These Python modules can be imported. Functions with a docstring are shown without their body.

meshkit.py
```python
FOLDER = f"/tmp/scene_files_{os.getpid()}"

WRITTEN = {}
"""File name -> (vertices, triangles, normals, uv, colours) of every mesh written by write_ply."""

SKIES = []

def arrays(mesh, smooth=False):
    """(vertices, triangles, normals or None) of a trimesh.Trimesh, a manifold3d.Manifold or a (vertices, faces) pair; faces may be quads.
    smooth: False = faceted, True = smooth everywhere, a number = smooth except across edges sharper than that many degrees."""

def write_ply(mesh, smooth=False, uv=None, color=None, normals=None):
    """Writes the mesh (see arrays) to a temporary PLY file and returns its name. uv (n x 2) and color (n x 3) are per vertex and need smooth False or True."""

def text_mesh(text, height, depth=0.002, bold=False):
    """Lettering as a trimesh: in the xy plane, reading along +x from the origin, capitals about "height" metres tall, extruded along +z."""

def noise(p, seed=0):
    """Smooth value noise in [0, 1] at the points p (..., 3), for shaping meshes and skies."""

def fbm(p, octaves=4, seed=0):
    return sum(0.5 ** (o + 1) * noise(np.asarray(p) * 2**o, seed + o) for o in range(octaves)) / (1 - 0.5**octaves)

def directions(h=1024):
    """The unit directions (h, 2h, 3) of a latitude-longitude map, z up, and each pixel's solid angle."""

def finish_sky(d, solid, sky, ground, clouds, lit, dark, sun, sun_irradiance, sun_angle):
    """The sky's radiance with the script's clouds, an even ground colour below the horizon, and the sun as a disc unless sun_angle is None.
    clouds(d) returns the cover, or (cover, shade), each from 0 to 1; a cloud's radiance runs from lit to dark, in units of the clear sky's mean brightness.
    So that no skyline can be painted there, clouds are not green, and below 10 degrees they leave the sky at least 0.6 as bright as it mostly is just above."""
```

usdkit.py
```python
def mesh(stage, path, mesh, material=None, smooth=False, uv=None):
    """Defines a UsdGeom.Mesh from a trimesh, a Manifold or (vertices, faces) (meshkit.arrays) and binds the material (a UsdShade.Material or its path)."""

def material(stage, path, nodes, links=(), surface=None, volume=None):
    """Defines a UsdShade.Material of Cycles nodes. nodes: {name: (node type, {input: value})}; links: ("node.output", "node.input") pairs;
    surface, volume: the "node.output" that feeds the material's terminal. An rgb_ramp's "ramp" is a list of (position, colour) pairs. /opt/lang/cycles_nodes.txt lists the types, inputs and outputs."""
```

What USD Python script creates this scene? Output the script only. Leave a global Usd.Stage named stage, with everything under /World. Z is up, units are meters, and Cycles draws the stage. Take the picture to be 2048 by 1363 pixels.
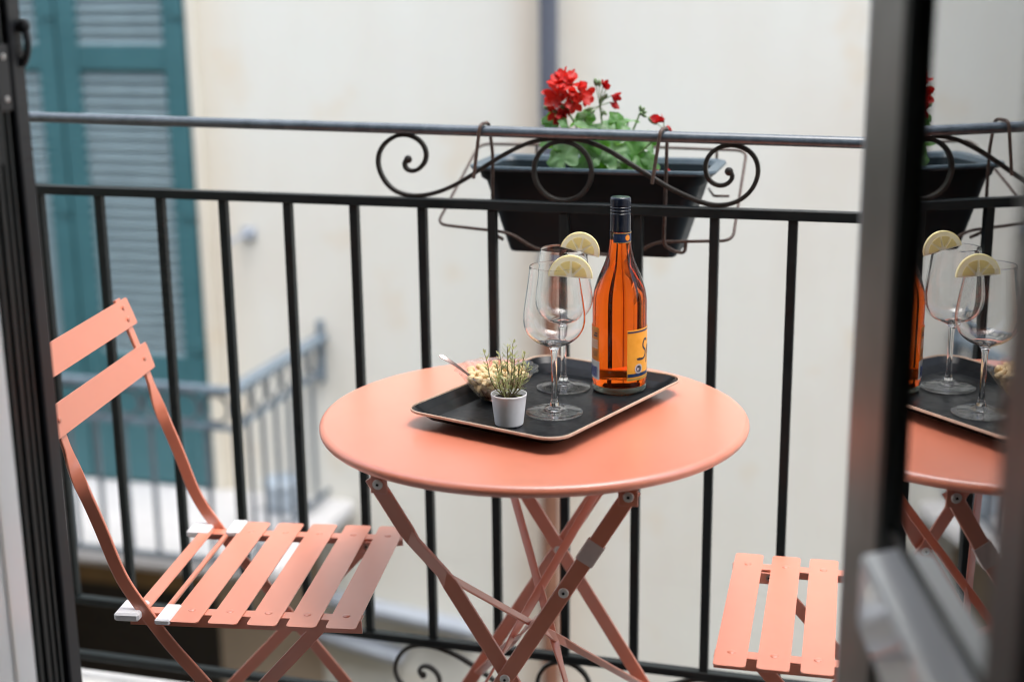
import math, random
import numpy as np
import trimesh
import shapely
import shapely.geometry as sg
import manifold3d as m3
import usdkit, meshkit
from pxr import Usd, UsdGeom, UsdLux, UsdShade, Gf, Sdf, Vt

random.seed(7)
RNG = np.random.default_rng(11)
stage = Usd.Stage.CreateInMemory()
UsdGeom.SetStageUpAxis(stage, 'Z')
UsdGeom.SetStageMetersPerUnit(stage, 1.0)
UsdGeom.Xform.Define(stage, '/World')
UsdGeom.Scope.Define(stage, '/World/Looks')
PI = math.pi

# ------------------------------------------------------------------ camera, sky, sun, exposure
CAM_POS = np.array([0.0, -2.1958, 1.3119])
PITCH, YAW, ROLL, FOCAL = 0.2519, -0.2813, -0.0111, 50.43
EXPOSURE = 1.38
SKY_STRENGTH = 0.15
SUN_INTENSITY, SUN_ANGLE, SUN_ELEV, SUN_AZ = 0.13, 35.0, 1.36, 1.95   # overcast: a broad soft glow; azimuth = atan2(x, y)


def make_camera():
    cy, sy, cp, sp = math.cos(YAW), math.sin(YAW), math.cos(PITCH), math.sin(PITCH)
    fwd = np.array([sy * cp, cy * cp, -sp])
    right = np.array([cy, -sy, 0])
    up = np.cross(right, fwd)
    cr, sr = math.cos(ROLL), math.sin(ROLL)
    r2, u2 = cr * right + sr * up, -sr * right + cr * up
    cam = UsdGeom.Camera.Define(stage, '/World/camera')
    M = Gf.Matrix4d(*r2, 0, *u2, 0, *(-fwd), 0, *CAM_POS, 1)
    cam.AddTransformOp().Set(M)
    cam.CreateFocalLengthAttr(FOCAL)
    cam.CreateHorizontalApertureAttr(36.0)
    cam.CreateVerticalApertureAttr(36.0 * 681 / 1024)
    cam.CreateFStopAttr(2.1)
    cam.CreateFocusDistanceAttr(1.98)
    cam.CreateExposureAttr(EXPOSURE)
    cam.CreateClippingRangeAttr((0.02, 1000.0))


make_camera()

dome = UsdLux.DomeLight.Define(stage, '/World/sky')
sky_mat = usdkit.material(stage, '/World/Looks/sky_look', {
    'sky': ('sky_texture', {'sky_type': 'single_scattering', 'sun_disc': False, 'sun_elevation': SUN_ELEV, 'sun_rotation': SUN_AZ, 'aerosol_density': 3.0}),
    'tc': ('texture_coordinate', {}),
    'n': ('noise_texture', {'scale': 2.2, 'detail': 5.0, 'roughness': 0.55}),
    'r': ('rgb_ramp', {'ramp': [(0.0, (0.72, 0.72, 0.72)), (1.0, (1.0, 1.0, 1.0))]}),
    'cl': ('hsv', {'saturation': 0.45, 'value': 1.25}),
    'mx': ('mix_color', {}),
    'bg': ('background_shader', {'strength': SKY_STRENGTH}),
}, [('tc.generated', 'n.vector'), ('n.fac', 'r.fac'), ('r.color', 'mx.fac'), ('sky.color', 'mx.a'), ('sky.color', 'cl.color'), ('cl.color', 'mx.b'),
    ('mx.result', 'bg.color')], surface='bg.background')
UsdShade.MaterialBindingAPI.Apply(dome.GetPrim()).Bind(sky_mat)

sun = UsdLux.DistantLight.Define(stage, '/World/sun')
sun.CreateIntensityAttr(SUN_INTENSITY)
sun.CreateAngleAttr(SUN_ANGLE)
sun.CreateNormalizeAttr(True)
sun.CreateColorAttr(Gf.Vec3f(1.0, 0.97, 0.92))
sun.AddRotateZOp().Set(-math.degrees(SUN_AZ))
sun.AddRotateXOp().Set(-(90 - math.degrees(SUN_ELEV)))


# ------------------------------------------------------------------ helpers: prims
_used = {}


def numbered(parent, name):
    k = (parent, name)
    i = _used.get(k, 0)
    _used[k] = i + 1
    return name if i == 0 else f'{name}_{i:03d}'


def tag(prim, label=None, cat=None, group=None, kind=None):
    for k, v in (('label', label), ('category', cat), ('group', group), ('kind', kind)):
        if v:
            prim.SetCustomDataByKey(k, v)
    return prim


def thing(name, label, cat, loc=(0, 0, 0), rotz=0.0, group=None):
    p = '/World/' + numbered('/World', name)
    x = UsdGeom.Xform.Define(stage, p)
    x.AddTranslateOp().Set(Gf.Vec3d(*map(float, loc)))
    if rotz:
        x.AddRotateZOp().Set(float(rotz))
    tag(x.GetPrim(), label, cat, group)
    return p


def part(parent, name, mesh, mat, smooth=35, label=None, kind=None):
    p = parent + '/' + numbered(parent, name)
    usdkit.mesh(stage, p, mesh, M[mat], smooth=smooth)
    if label or kind:
        tag(stage.GetPrimAtPath(p), label, kind=kind)
    return p


def solo(name, mesh, mat, label, cat, group=None, smooth=35):
    p = '/World/' + numbered('/World', name)
    usdkit.mesh(stage, p, mesh, M[mat], smooth=smooth)
    tag(stage.GetPrimAtPath(p), label, cat, group)
    return p


def structure(name, mesh, mat, kind='structure'):
    p = '/World/' + numbered('/World', name)
    usdkit.mesh(stage, p, mesh, M[mat], smooth=False)
    tag(stage.GetPrimAtPath(p), kind=kind)
    return p


# ------------------------------------------------------------------ helpers: shapes
def cat(ms):
    return trimesh.util.concatenate([m if isinstance(m, trimesh.Trimesh) else trimesh.Trimesh(*m, process=False) for m in ms])


def box(x0, x1, y0, y1, z0, z1, bev=0.0):
    c = np.array([[x0 + x1, y0 + y1, z0 + z1]]) / 2
    e = np.array([x1 - x0, y1 - y0, z1 - z0], float)
    if bev <= 0:
        m = trimesh.creation.box(e)
    else:
        b = min(bev, e.min() * 0.45)
        pts = []
        for s in np.ndindex(2, 2, 2):
            s = np.array(s) * 2 - 1
            h = e / 2
            for k in range(3):
                q = h - b
                q[k] = h[k]
                pts.append(s * q)
        m = trimesh.convex.convex_hull(np.array(pts))
    m.apply_translation(c[0])
    return m


def rot(m, axis, deg, point=(0, 0, 0)):
    m = m.copy()
    m.apply_transform(trimesh.transformations.rotation_matrix(math.radians(deg), axis, point))
    return m


def move(m, x, y, z):
    m = m.copy()
    m.apply_translation((x, y, z))
    return m


def frames(P):
    P = np.asarray(P, float)
    T = np.gradient(P, axis=0)
    T /= np.linalg.norm(T, axis=1, keepdims=True) + 1e-12
    return P, T


def loft(rings, closed_u=True, cap=True, close_v=False):
    """rings: list of (n,3). Triangles outward when rings run counter-clockwise as seen from the end they advance to."""
    R = np.asarray(rings, float)
    k, n, _ = R.shape
    V = R.reshape(-1, 3)
    F = []
    kk = k if close_v else k - 1
    for i in range(kk):
        a, b = i * n, ((i + 1) % k) * n
        for j in range(n if closed_u else n - 1):
            j2 = (j + 1) % n
            F += [[a + j, a + j2, b + j2], [a + j, b + j2, b + j]]
    if cap and not close_v:
        V = np.vstack([V, R[0].mean(0), R[-1].mean(0)])
        c0, c1 = k * n, k * n + 1
        for j in range(n):
            j2 = (j + 1) % n
            F += [[c0, j2, j], [c1, (k - 1) * n + j, (k - 1) * n + j2]]
    m = trimesh.Trimesh(V, F, process=False)
    return m


def fixn(m):
    if m.volume < 0:
        m.invert()
    return m


def strip(P, U, w, t, bev=0.12):
    """A flat bar along P: width w along U (one per point or one), thickness t."""
    P, T = frames(P)
    U = np.broadcast_to(np.asarray(U, float), P.shape).copy()
    U -= (U * T).sum(1, keepdims=True) * T
    U /= np.linalg.norm(U, axis=1, keepdims=True)
    N = np.cross(T, U)
    w = np.broadcast_to(w, (len(P),))
    b = min(t * 0.3, 0.001)
    rings = []
    for p, u, n, ww in zip(P, U, N, w):
        a, c = ww / 2, t / 2
        rings.append([p + x * u + y * n for x, y in ((-a + b, -c), (a - b, -c), (a, -c + b), (a, c - b), (a - b, c), (-a + b, c), (-a, c - b), (-a, -c + b))])
    return fixn(loft(rings))


def tube(P, r, n=10, close=False):
    P = np.asarray(P, float)
    if close:
        T = np.roll(P, -1, 0) - np.roll(P, 1, 0)
    else:
        T = np.gradient(P, axis=0)
    T /= np.linalg.norm(T, axis=1, keepdims=True) + 1e-12
    a = np.cross(T[0], [0, 0, 1.0])
    if np.linalg.norm(a) < 0.1:
        a = np.cross(T[0], [1.0, 0, 0])
    a /= np.linalg.norm(a)
    r = np.broadcast_to(r, (len(P),))
    rings = []
    ang = np.arange(n) * 2 * PI / n
    for p, t, rr in zip(P, T, r):
        a = a - (a @ t) * t
        a /= np.linalg.norm(a)
        b = np.cross(t, a)
        rings.append(p + rr * (np.cos(ang)[:, None] * a + np.sin(ang)[:, None] * b))
    return fixn(loft(rings, cap=not close, close_v=close))


def spline(P, n=60, closed=False):
    from scipy.interpolate import CubicSpline
    P = np.asarray(P, float)
    d = np.r_[0, np.cumsum(np.linalg.norm(np.diff(P, axis=0), axis=1))]
    cs = CubicSpline(d, P)
    return cs(np.linspace(0, d[-1], n))


def lathe(profile, n=48, ang0=0.0, scallop=None):
    """profile: closed loop of (r, z), revolved; points with r == 0 are the axis."""
    prof = np.asarray(profile, float)
    a = np.arange(n) * 2 * PI / n
    rings = []
    for r, z in prof:
        rr = np.full(n, max(r, 1e-5))
        if scallop is not None:
            rr = rr + scallop(a, r, z)
        rings.append(np.c_[rr * np.cos(a), rr * np.sin(a), np.full(n, z)])
    return rings


def revolve(profile, n=48, scallop=None):
    """Closed surface: the profile is an open polyline from axis to axis, or a closed ring (first == last)."""
    prof = [tuple(p) for p in profile]
    if prof[0] == prof[-1]:
        m = loft(lathe(prof[:-1], n, scallop=scallop), cap=False, close_v=True)
    else:
        m = loft(lathe(prof, n, scallop=scallop), cap=True)
    m.merge_vertices(digits_vertex=7)
    return fixn(m)


def cyl(p0, p1, r, n=16, bev=0.0):
    p0, p1 = np.asarray(p0, float), np.asarray(p1, float)
    L = np.linalg.norm(p1 - p0)
    d = (p1 - p0) / L
    if bev:
        P = np.array([p0, p0 + d * bev * 0.3, p0 + d * bev, p1 - d * bev, p1 - d * bev * 0.3, p1])
        return tube(P, np.array([r - bev, r - bev * 0.35, r, r, r - bev * 0.35, r - bev]), n)
    return tube(np.array([p0, p1]), r, n)


def rrect(w, h, r, n=6):
    pts = []
    for cx, cy, a0 in ((w / 2 - r, h / 2 - r, 0), (-w / 2 + r, h / 2 - r, 90), (-w / 2 + r, -h / 2 + r, 180), (w / 2 - r, -h / 2 + r, 270)):
        for k in range(n + 1):
            a = math.radians(a0 + 90 * k / n)
            pts.append((cx + r * math.cos(a), cy + r * math.sin(a)))
    return np.array(pts)


def rring(w, h, r, z, n=6, cx=0, cy=0):
    p = rrect(w, h, r, n)
    return np.c_[p[:, 0] + cx, p[:, 1] + cy, np.full(len(p), z)]


def ellipsoid(c, r, sub=2):
    m = trimesh.creation.icosphere(sub, 1.0)
    m.apply_scale(r)
    m.apply_translation(c)
    return m


def extrude(poly, depth):
    return trimesh.creation.extrude_polygon(poly, depth, engine='earcut')


# ------------------------------------------------------------------ materials
M = {}


def mat(name, col, rough=0.5, metal=0.0, var=0.06, vscale=6.0, bump=0.0, bscale=120.0, bdist=0.001, spec=0.5, coat=0.0, extra=None, rvar=0.08, col2=None):
    col = np.array(col, float)
    c2 = np.array(col2, float) if col2 is not None else col * (1 + var)
    c1 = col * (1 - var)
    nodes = {
        'tc': ('texture_coordinate', {}),
        'n': ('noise_texture', {'scale': vscale, 'detail': 5.0, 'roughness': 0.6}),
        'ramp': ('rgb_ramp', {'ramp': [(0.25, tuple(c1)), (0.75, tuple(np.minimum(c2, 1)))]}),
        'mr': ('map_range', {'from_min': 0.25, 'from_max': 0.75, 'to_min': max(rough - rvar, 0.02), 'to_max': min(rough + rvar, 1.0)}),
        'p': ('principled_bsdf', {'metallic': metal, 'specular_ior_level': spec, 'coat_weight': coat, **(extra or {})}),
    }
    links = [('tc.object', 'n.vector'), ('n.fac', 'ramp.fac'), ('ramp.color', 'p.base_color'), ('n.fac', 'mr.value'), ('mr.result', 'p.roughness')]
    if bump:
        nodes['bn'] = ('noise_texture', {'scale': bscale, 'detail': 3.0, 'roughness': 0.6})
        nodes['b'] = ('bump', {'strength': bump, 'distance': bdist})
        links += [('tc.object', 'bn.vector'), ('bn.fac', 'b.height'), ('b.normal', 'p.normal')]
    M[name] = usdkit.material(stage, '/World/Looks/' + name, nodes, links, surface='p.BSDF')


def glassmat(name, col=(1, 1, 1), rough=0.0, ior=1.45):
    M[name] = usdkit.material(stage, '/World/Looks/' + name, {
        'p': ('principled_bsdf', {'base_color': col, 'roughness': rough, 'ior': ior, 'transmission_weight': 1.0})}, [], surface='p.BSDF')


def leafmat(name, c1, c2, trans, rough=0.45, scale=60.0, fac=0.4):
    M[name] = usdkit.material(stage, '/World/Looks/' + name, {
        'tc': ('texture_coordinate', {}),
        'n': ('noise_texture', {'scale': scale, 'detail': 4.0}),
        'ramp': ('rgb_ramp', {'ramp': [(0.3, c1), (0.7, c2)]}),
        'p': ('principled_bsdf', {'roughness': rough}),
        't': ('translucent_bsdf', {'color': trans}),
        'm': ('mix_closure', {'fac': fac}),
    }, [('tc.object', 'n.vector'), ('n.fac', 'ramp.fac'), ('ramp.color', 'p.base_color'), ('p.BSDF', 'm.closure1'), ('t.BSDF', 'm.closure2')], surface='m.closure')


mat('salmon_paint', (0.665, 0.205, 0.118), rough=0.36, spec=0.9, coat=1.0, extra={'coat_roughness': 0.33, 'coat_ior': 1.75}, var=0.03, vscale=4, bump=0.10, bscale=900, bdist=0.0003, rvar=0.05)
mat('black_iron', (0.007, 0.011, 0.012), spec=0.30, rough=0.42, var=0.3, vscale=25, bump=0.35, bscale=160, bdist=0.0008, rvar=0.12)
mat('rail_iron', (0.055, 0.076, 0.096), rough=0.30, spec=0.7, coat=0.7, extra={'coat_roughness': 0.25, 'coat_ior': 1.65}, var=0.25, vscale=40, bump=0.35, bscale=220, bdist=0.0008, rvar=0.1)
mat('scroll_iron', (0.018, 0.017, 0.015), rough=0.36, var=0.4, vscale=50, bump=0.45, bscale=240, bdist=0.0008, rvar=0.1)
mat('wire_steel', (0.055, 0.040, 0.036), rough=0.38, var=0.5, vscale=120, bump=0.4, bscale=400, bdist=0.0005, col2=(0.11, 0.075, 0.06))
mat('zinc_bolt', (0.80, 0.78, 0.74), rough=0.42, metal=0.55, var=0.1, vscale=300)
mat('white_plastic', (0.78, 0.78, 0.80), rough=0.45, var=0.03, vscale=60, bump=0.1, bscale=300)
mat('clear_tape', (0.62, 0.50, 0.46), rough=0.3, var=0.06, vscale=80)
mat('rim_plastic_skylit', (0.042, 0.066, 0.085), rough=0.36, spec=0.6, var=0.15, vscale=30, bump=0.15, bscale=400, bdist=0.0004)  # paler, bluer copy of the box plastic: sky highlight put into the colour
mat('anthracite_plastic', (0.009, 0.017, 0.022), rough=0.55, spec=0.22, var=0.15, vscale=30, bump=0.15, bscale=400, bdist=0.0004)
mat('soil', (0.030, 0.022, 0.016), rough=0.9, var=0.5, vscale=150, bump=0.9, bscale=250, bdist=0.004)
mat('tray_black', (0.006, 0.007, 0.008), rough=0.27, spec=0.30, var=0.15, vscale=20, bump=0.12, bscale=700, bdist=0.0003)
mat('tray_edge', (0.55, 0.40, 0.30), rough=0.5, var=0.15, vscale=90)
mat('pot_ceramic', (0.92, 0.92, 0.92), rough=0.30, var=0.03, vscale=40)
mat('sprig_stem', (0.16, 0.13, 0.05), rough=0.6, var=0.3, vscale=200)
leafmat('sprig_leaf', (0.28, 0.30, 0.15), (0.56, 0.54, 0.33), (0.45, 0.50, 0.18), scale=200)
mat('peanut', (0.70, 0.47, 0.22), rough=0.5, var=0.25, vscale=140, bump=0.35, bscale=350, bdist=0.001, col2=(0.86, 0.70, 0.42))
mat('spoon_steel', (0.40, 0.31, 0.30), rough=0.16, metal=1.0, var=0.04)
leafmat('lemon_rind', (0.90, 0.83, 0.52), (0.94, 0.90, 0.66), (0.97, 0.93, 0.70), rough=0.40, scale=60, fac=0.55)
leafmat('lemon_pith', (0.95, 0.94, 0.88), (0.96, 0.95, 0.90), (0.98, 0.97, 0.90), rough=0.5, scale=120, fac=0.65)
leafmat('lemon_flesh', (0.86, 0.74, 0.38), (0.92, 0.83, 0.52), (0.97, 0.90, 0.62), rough=0.22, scale=220, fac=0.72)
glassmat('clear_glass', (0.985, 0.99, 0.99), 0.0, 1.46)
for nm, rough, ior, fac in (('foot_glass', 0.0, 1.46, 0.32), ('clear_plastic', 0.03, 1.38, 0.78)):
    M[nm] = usdkit.material(stage, '/World/Looks/' + nm, {
        'p': ('principled_bsdf', {'base_color': (0.98, 0.985, 0.985), 'roughness': rough, 'ior': ior, 'transmission_weight': 1.0}),
        't': ('transparent_bsdf', {'color': (0.98, 0.98, 0.98)}),
        'm': ('mix_closure', {'fac': fac}),
    }, [('p.BSDF', 'm.closure1'), ('t.BSDF', 'm.closure2')], surface='m.closure')
M['bottle_base_glass'] = usdkit.material(stage, '/World/Looks/bottle_base_glass', {
    'p': ('principled_bsdf', {'base_color': (0.70, 0.88, 0.76), 'roughness': 0.03, 'ior': 1.5, 'transmission_weight': 0.90, 'specular_ior_level': 0.7}),
}, [], surface='p.BSDF')
mat('cap_navy', (0.006, 0.010, 0.020), rough=0.22, var=0.1, coat=0.4)
mat('label_navy', (0.010, 0.030, 0.085), rough=0.3, var=0.1, vscale=60)
mat('label_gold', (0.75, 0.50, 0.18), rough=0.3, metal=0.8, var=0.1)
mat('label_yellow', (0.84, 0.37, 0.035), rough=0.35, var=0.06, vscale=50)
mat('label_orange', (0.80, 0.27, 0.03), rough=0.35, var=0.06, vscale=50)
mat('label_white', (0.80, 0.80, 0.78), rough=0.4, var=0.02)
mat('label_ink', (0.012, 0.018, 0.035), rough=0.4, var=0.05)
mat('label_blue_ink', (0.10, 0.13, 0.36), rough=0.4, var=0.05)
mat('label_silver', (0.60, 0.60, 0.62), rough=0.3, metal=0.6, var=0.05)
leafmat('geranium_leaf', (0.030, 0.105, 0.022), (0.090, 0.205, 0.055), (0.15, 0.46, 0.02), rough=0.42, scale=70)
leafmat('geranium_leaf_skylit', (0.085, 0.195, 0.080), (0.22, 0.35, 0.19), (0.20, 0.46, 0.07), rough=0.40, scale=70)  # paler copy of the leaf green, sky-lit sheen put into the colour
leafmat('petal_red', (0.46, 0.008, 0.008), (0.66, 0.026, 0.014), (0.62, 0.018, 0.010), rough=0.45, scale=120)
leafmat('petal_dark_red', (0.30, 0.006, 0.010), (0.45, 0.012, 0.015), (0.5, 0.01, 0.01), rough=0.5, scale=120)
mat('plant_stem', (0.14, 0.24, 0.08), rough=0.5, var=0.2, vscale=100)
mat('bud_green', (0.17, 0.26, 0.13), rough=0.5, var=0.3, vscale=120)
mat('door_dark', (0.012, 0.015, 0.015), rough=0.38, var=0.1, vscale=10)
mat('door_groove', (0.005, 0.006, 0.006), rough=0.5, var=0.1)
mat('door_slate', (0.018, 0.019, 0.021), rough=0.4, var=0.1)
mat('door_inner_white', (0.78, 0.79, 0.79), rough=0.32, var=0.02, vscale=3)
mat('leaf_taupe', (0.095, 0.085, 0.068), rough=0.42, var=0.05, vscale=8)
mat('lit_edge_grey', (0.50, 0.53, 0.55), rough=0.35, var=0.05)  # light caught by the stile edge, put into the colour
mat('leaf_seal', (0.028, 0.031, 0.027), rough=0.4, var=0.1)
mat('leaf_kick', (0.84, 0.84, 0.83), rough=0.12, var=0.03, vscale=5, coat=0.8)
mat('leaf_ledge', (0.74, 0.71, 0.66), rough=0.35, var=0.04, vscale=5)
mat('marble', (0.74, 0.74, 0.73), rough=0.25, var=0.05, vscale=9)
mat('floor_tile', (0.16, 0.155, 0.14), rough=0.45, var=0.1, vscale=7)
mat('own_plaster', (0.34, 0.29, 0.22), rough=0.9, var=0.08, vscale=2)
mat('room_white', (0.40, 0.39, 0.37), rough=0.8, var=0.02)
mat('room_wood', (0.20, 0.13, 0.08), rough=0.5, var=0.15)
mat('roof_tile', (0.32, 0.13, 0.07), rough=0.8, var=0.2)
mat('asphalt', (0.05, 0.05, 0.052), rough=0.85, var=0.2, vscale=3, bump=0.4, bscale=80, bdist=0.004)
mat('shutter_teal', (0.030, 0.104, 0.118), rough=0.42, var=0.12, vscale=5, bump=0.15, bscale=60)
mat('slat_teal', (0.235, 0.325, 0.350), rough=0.34, var=0.10, vscale=7)
mat('iron_blue', (0.125, 0.165, 0.20), rough=0.28, var=0.2, vscale=20)
mat('iron_bluegrey_far', (0.10, 0.122, 0.14), rough=0.4, var=0.2, vscale=20)
mat('slab_white', (0.55, 0.55, 0.55), rough=0.6, var=0.06, vscale=6)
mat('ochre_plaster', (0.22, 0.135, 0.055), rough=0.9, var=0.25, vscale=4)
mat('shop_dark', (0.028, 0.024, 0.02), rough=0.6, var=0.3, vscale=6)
mat('tan_plaster', (0.46, 0.37, 0.27), rough=0.9, var=0.1, vscale=2.5)
mat('pipe_grey', (0.085, 0.095, 0.12), rough=0.4, var=0.15, vscale=8)
mat('pipe_rust', (0.21, 0.095, 0.055), rough=0.7, var=0.25, vscale=14)
mat('ledge_lead', (0.34, 0.38, 0.43), rough=0.4, var=0.12, vscale=8)
mat('pale_blue_glaze', (0.45, 0.52, 0.58), rough=0.35, var=0.2, vscale=30)

# the old cream stucco of the opposite house: broad blotches, faint rain streaks, peach patches, fine grain
M['stucco'] = usdkit.material(stage, '/World/Looks/stucco', {
    'geo': ('geometry', {}),
    'n1': ('noise_texture', {'scale': 0.9, 'detail': 4.0, 'roughness': 0.55}),
    'r1': ('rgb_ramp', {'ramp': [(0.30, (0.62, 0.592, 0.520)), (0.50, (0.648, 0.642, 0.575)), (0.72, (0.655, 0.670, 0.612))]}),
    'xyz': ('separate_xyz', {}),
    'pm': ('rgb_ramp', {'ramp': [(0.0, (1, 1, 1)), (0.400, (1, 1, 1)), (0.4135, (1.0, 0.94, 0.875)), (0.4215, (1.0, 0.975, 0.945)), (0.432, (1, 1, 1)), (0.532, (1, 1, 1)), (0.5405, (1.0, 0.90, 0.83)), (0.544, (1.0, 0.90, 0.82)), (0.549, (1, 1, 1)), (0.5565, (1.0, 0.95, 0.91)), (0.5585, (1.0, 0.95, 0.90)), (0.571, (1, 1, 1)), (1.0, (1, 1, 1))]}),
    'px': ('map_range', {'from_min': -7.0, 'from_max': 3.3, 'to_min': 0.0, 'to_max': 1.0}),
    'mx3': ('mix_color', {'blend_type': 'multiply', 'fac': 1.0}),
    'map': ('mapping', {'scale': (3.0, 3.0, 0.35)}),
    'n2': ('noise_texture', {'scale': 2.2, 'detail': 4.0, 'roughness': 0.6}),
    'r2': ('rgb_ramp', {'ramp': [(0.32, (0.98, 0.972, 0.96)), (0.62, (1, 1, 1))]}),
    'n3': ('noise_texture', {'scale': 3.1, 'detail': 3.0, 'roughness': 0.5}),
    'r3': ('rgb_ramp', {'ramp': [(0.60, (1, 1, 1)), (0.78, (0.97, 0.86, 0.74))]}),
    'mx': ('mix_color', {'blend_type': 'multiply', 'fac': 1.0}),
    'mx2': ('mix_color', {'blend_type': 'multiply', 'fac': 1.0}),
    'bn': ('noise_texture', {'scale': 60.0, 'detail': 4.0}),
    'b': ('bump', {'strength': 0.3, 'distance': 0.004}),
    'p': ('principled_bsdf', {'roughness': 0.9, 'specular_ior_level': 0.25}),
}, [('geo.position', 'n1.vector'), ('n1.fac', 'r1.fac'), ('geo.position', 'map.vector'), ('map.vector', 'n2.vector'), ('n2.fac', 'r2.fac'), ('geo.position', 'n3.vector'),
    ('n3.fac', 'r3.fac'), ('r1.color', 'mx.a'), ('r2.color', 'mx.b'), ('mx.result', 'mx2.a'), ('r3.color', 'mx2.b'), ('mx2.result', 'mx3.a'), ('geo.position', 'xyz.vector'), ('xyz.x', 'px.value'), ('px.result', 'pm.fac'), ('pm.color', 'mx3.b'), ('mx3.result', 'p.base_color'),
    ('geo.position', 'bn.vector'), ('bn.fac', 'b.height'), ('b.normal', 'p.normal')], surface='p.BSDF')

# the spirit: clear orange liquid in the bottle
M['orange_spirit'] = usdkit.material(stage, '/World/Looks/orange_spirit', {
    'p': ('principled_bsdf', {'base_color': (1.0, 0.155, 0.012), 'roughness': 0.0, 'ior': 1.40, 'transmission_weight': 1.0}),
}, [], surface='p.BSDF')

# double glazing seen at a grazing angle
M['window_glass'] = usdkit.material(stage, '/World/Looks/window_glass', {
    'f': ('fresnel', {'IOR': 1.5}),
    'a': ('math', {'math_type': 'multiply', 'value2': 4.0}),
    'b': ('math', {'math_type': 'multiply_add', 'value2': 3.0, 'value3': 1.0}),
    'q': ('math', {'math_type': 'divide', 'use_clamp': True}),
    't': ('transparent_bsdf', {'color': (0.86, 0.89, 0.88)}),
    'g': ('glossy_bsdf', {'color': (0.95, 0.95, 0.95), 'roughness': 0.0}),
    'm': ('mix_closure', {}),
}, [('f.fac', 'a.value1'), ('f.fac', 'b.value1'), ('a.value', 'q.value1'), ('b.value', 'q.value2'), ('q.value', 'm.fac'), ('t.BSDF', 'm.closure1'), ('g.BSDF', 'm.closure2')], surface='m.closure')

# ------------------------------------------------------------------ large structure
structure('street', box(-60, 60, -60, 60, -5.2, -5.0), 'asphalt')

# the opposite house
ob = thing('opposite_house', 'cream stucco house across the lane, facing the balcony', 'house', (0, 0, 0))
part(ob, 'wall', box(-14, 12, 3.0, 9.0, -1.02, 6.0), 'stucco', False)
part(ob, 'lower_wall', box(-2.36, 12, 3.0, 9.0, -5.0, -1.021), 'stucco', False)
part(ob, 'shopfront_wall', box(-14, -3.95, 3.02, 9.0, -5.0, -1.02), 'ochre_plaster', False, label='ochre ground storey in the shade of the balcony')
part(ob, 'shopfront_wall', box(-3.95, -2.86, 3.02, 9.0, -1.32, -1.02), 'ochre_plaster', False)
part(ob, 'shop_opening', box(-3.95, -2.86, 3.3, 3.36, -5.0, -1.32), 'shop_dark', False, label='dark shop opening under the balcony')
part(ob, 'shopfront_wall', box(-2.86, -2.361, 3.02, 9.0, -5.0, -1.02), 'tan_plaster', False)
part(ob, 'roof', box(-14.3, 12.3, 2.65, 9.3, 6.0, 6.12), 'roof_tile', False)
part(ob, 'balcony_slab', box(-5.2, -2.19, 2.27, 2.997, -0.865, -0.800, 0.012), 'slab_white', False, label='white balcony slab')
part(ob, 'slab_moulding', box(-5.1, -2.27, 2.37, 2.997, -0.925, -0.867, 0.012), 'slab_white', False)
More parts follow.
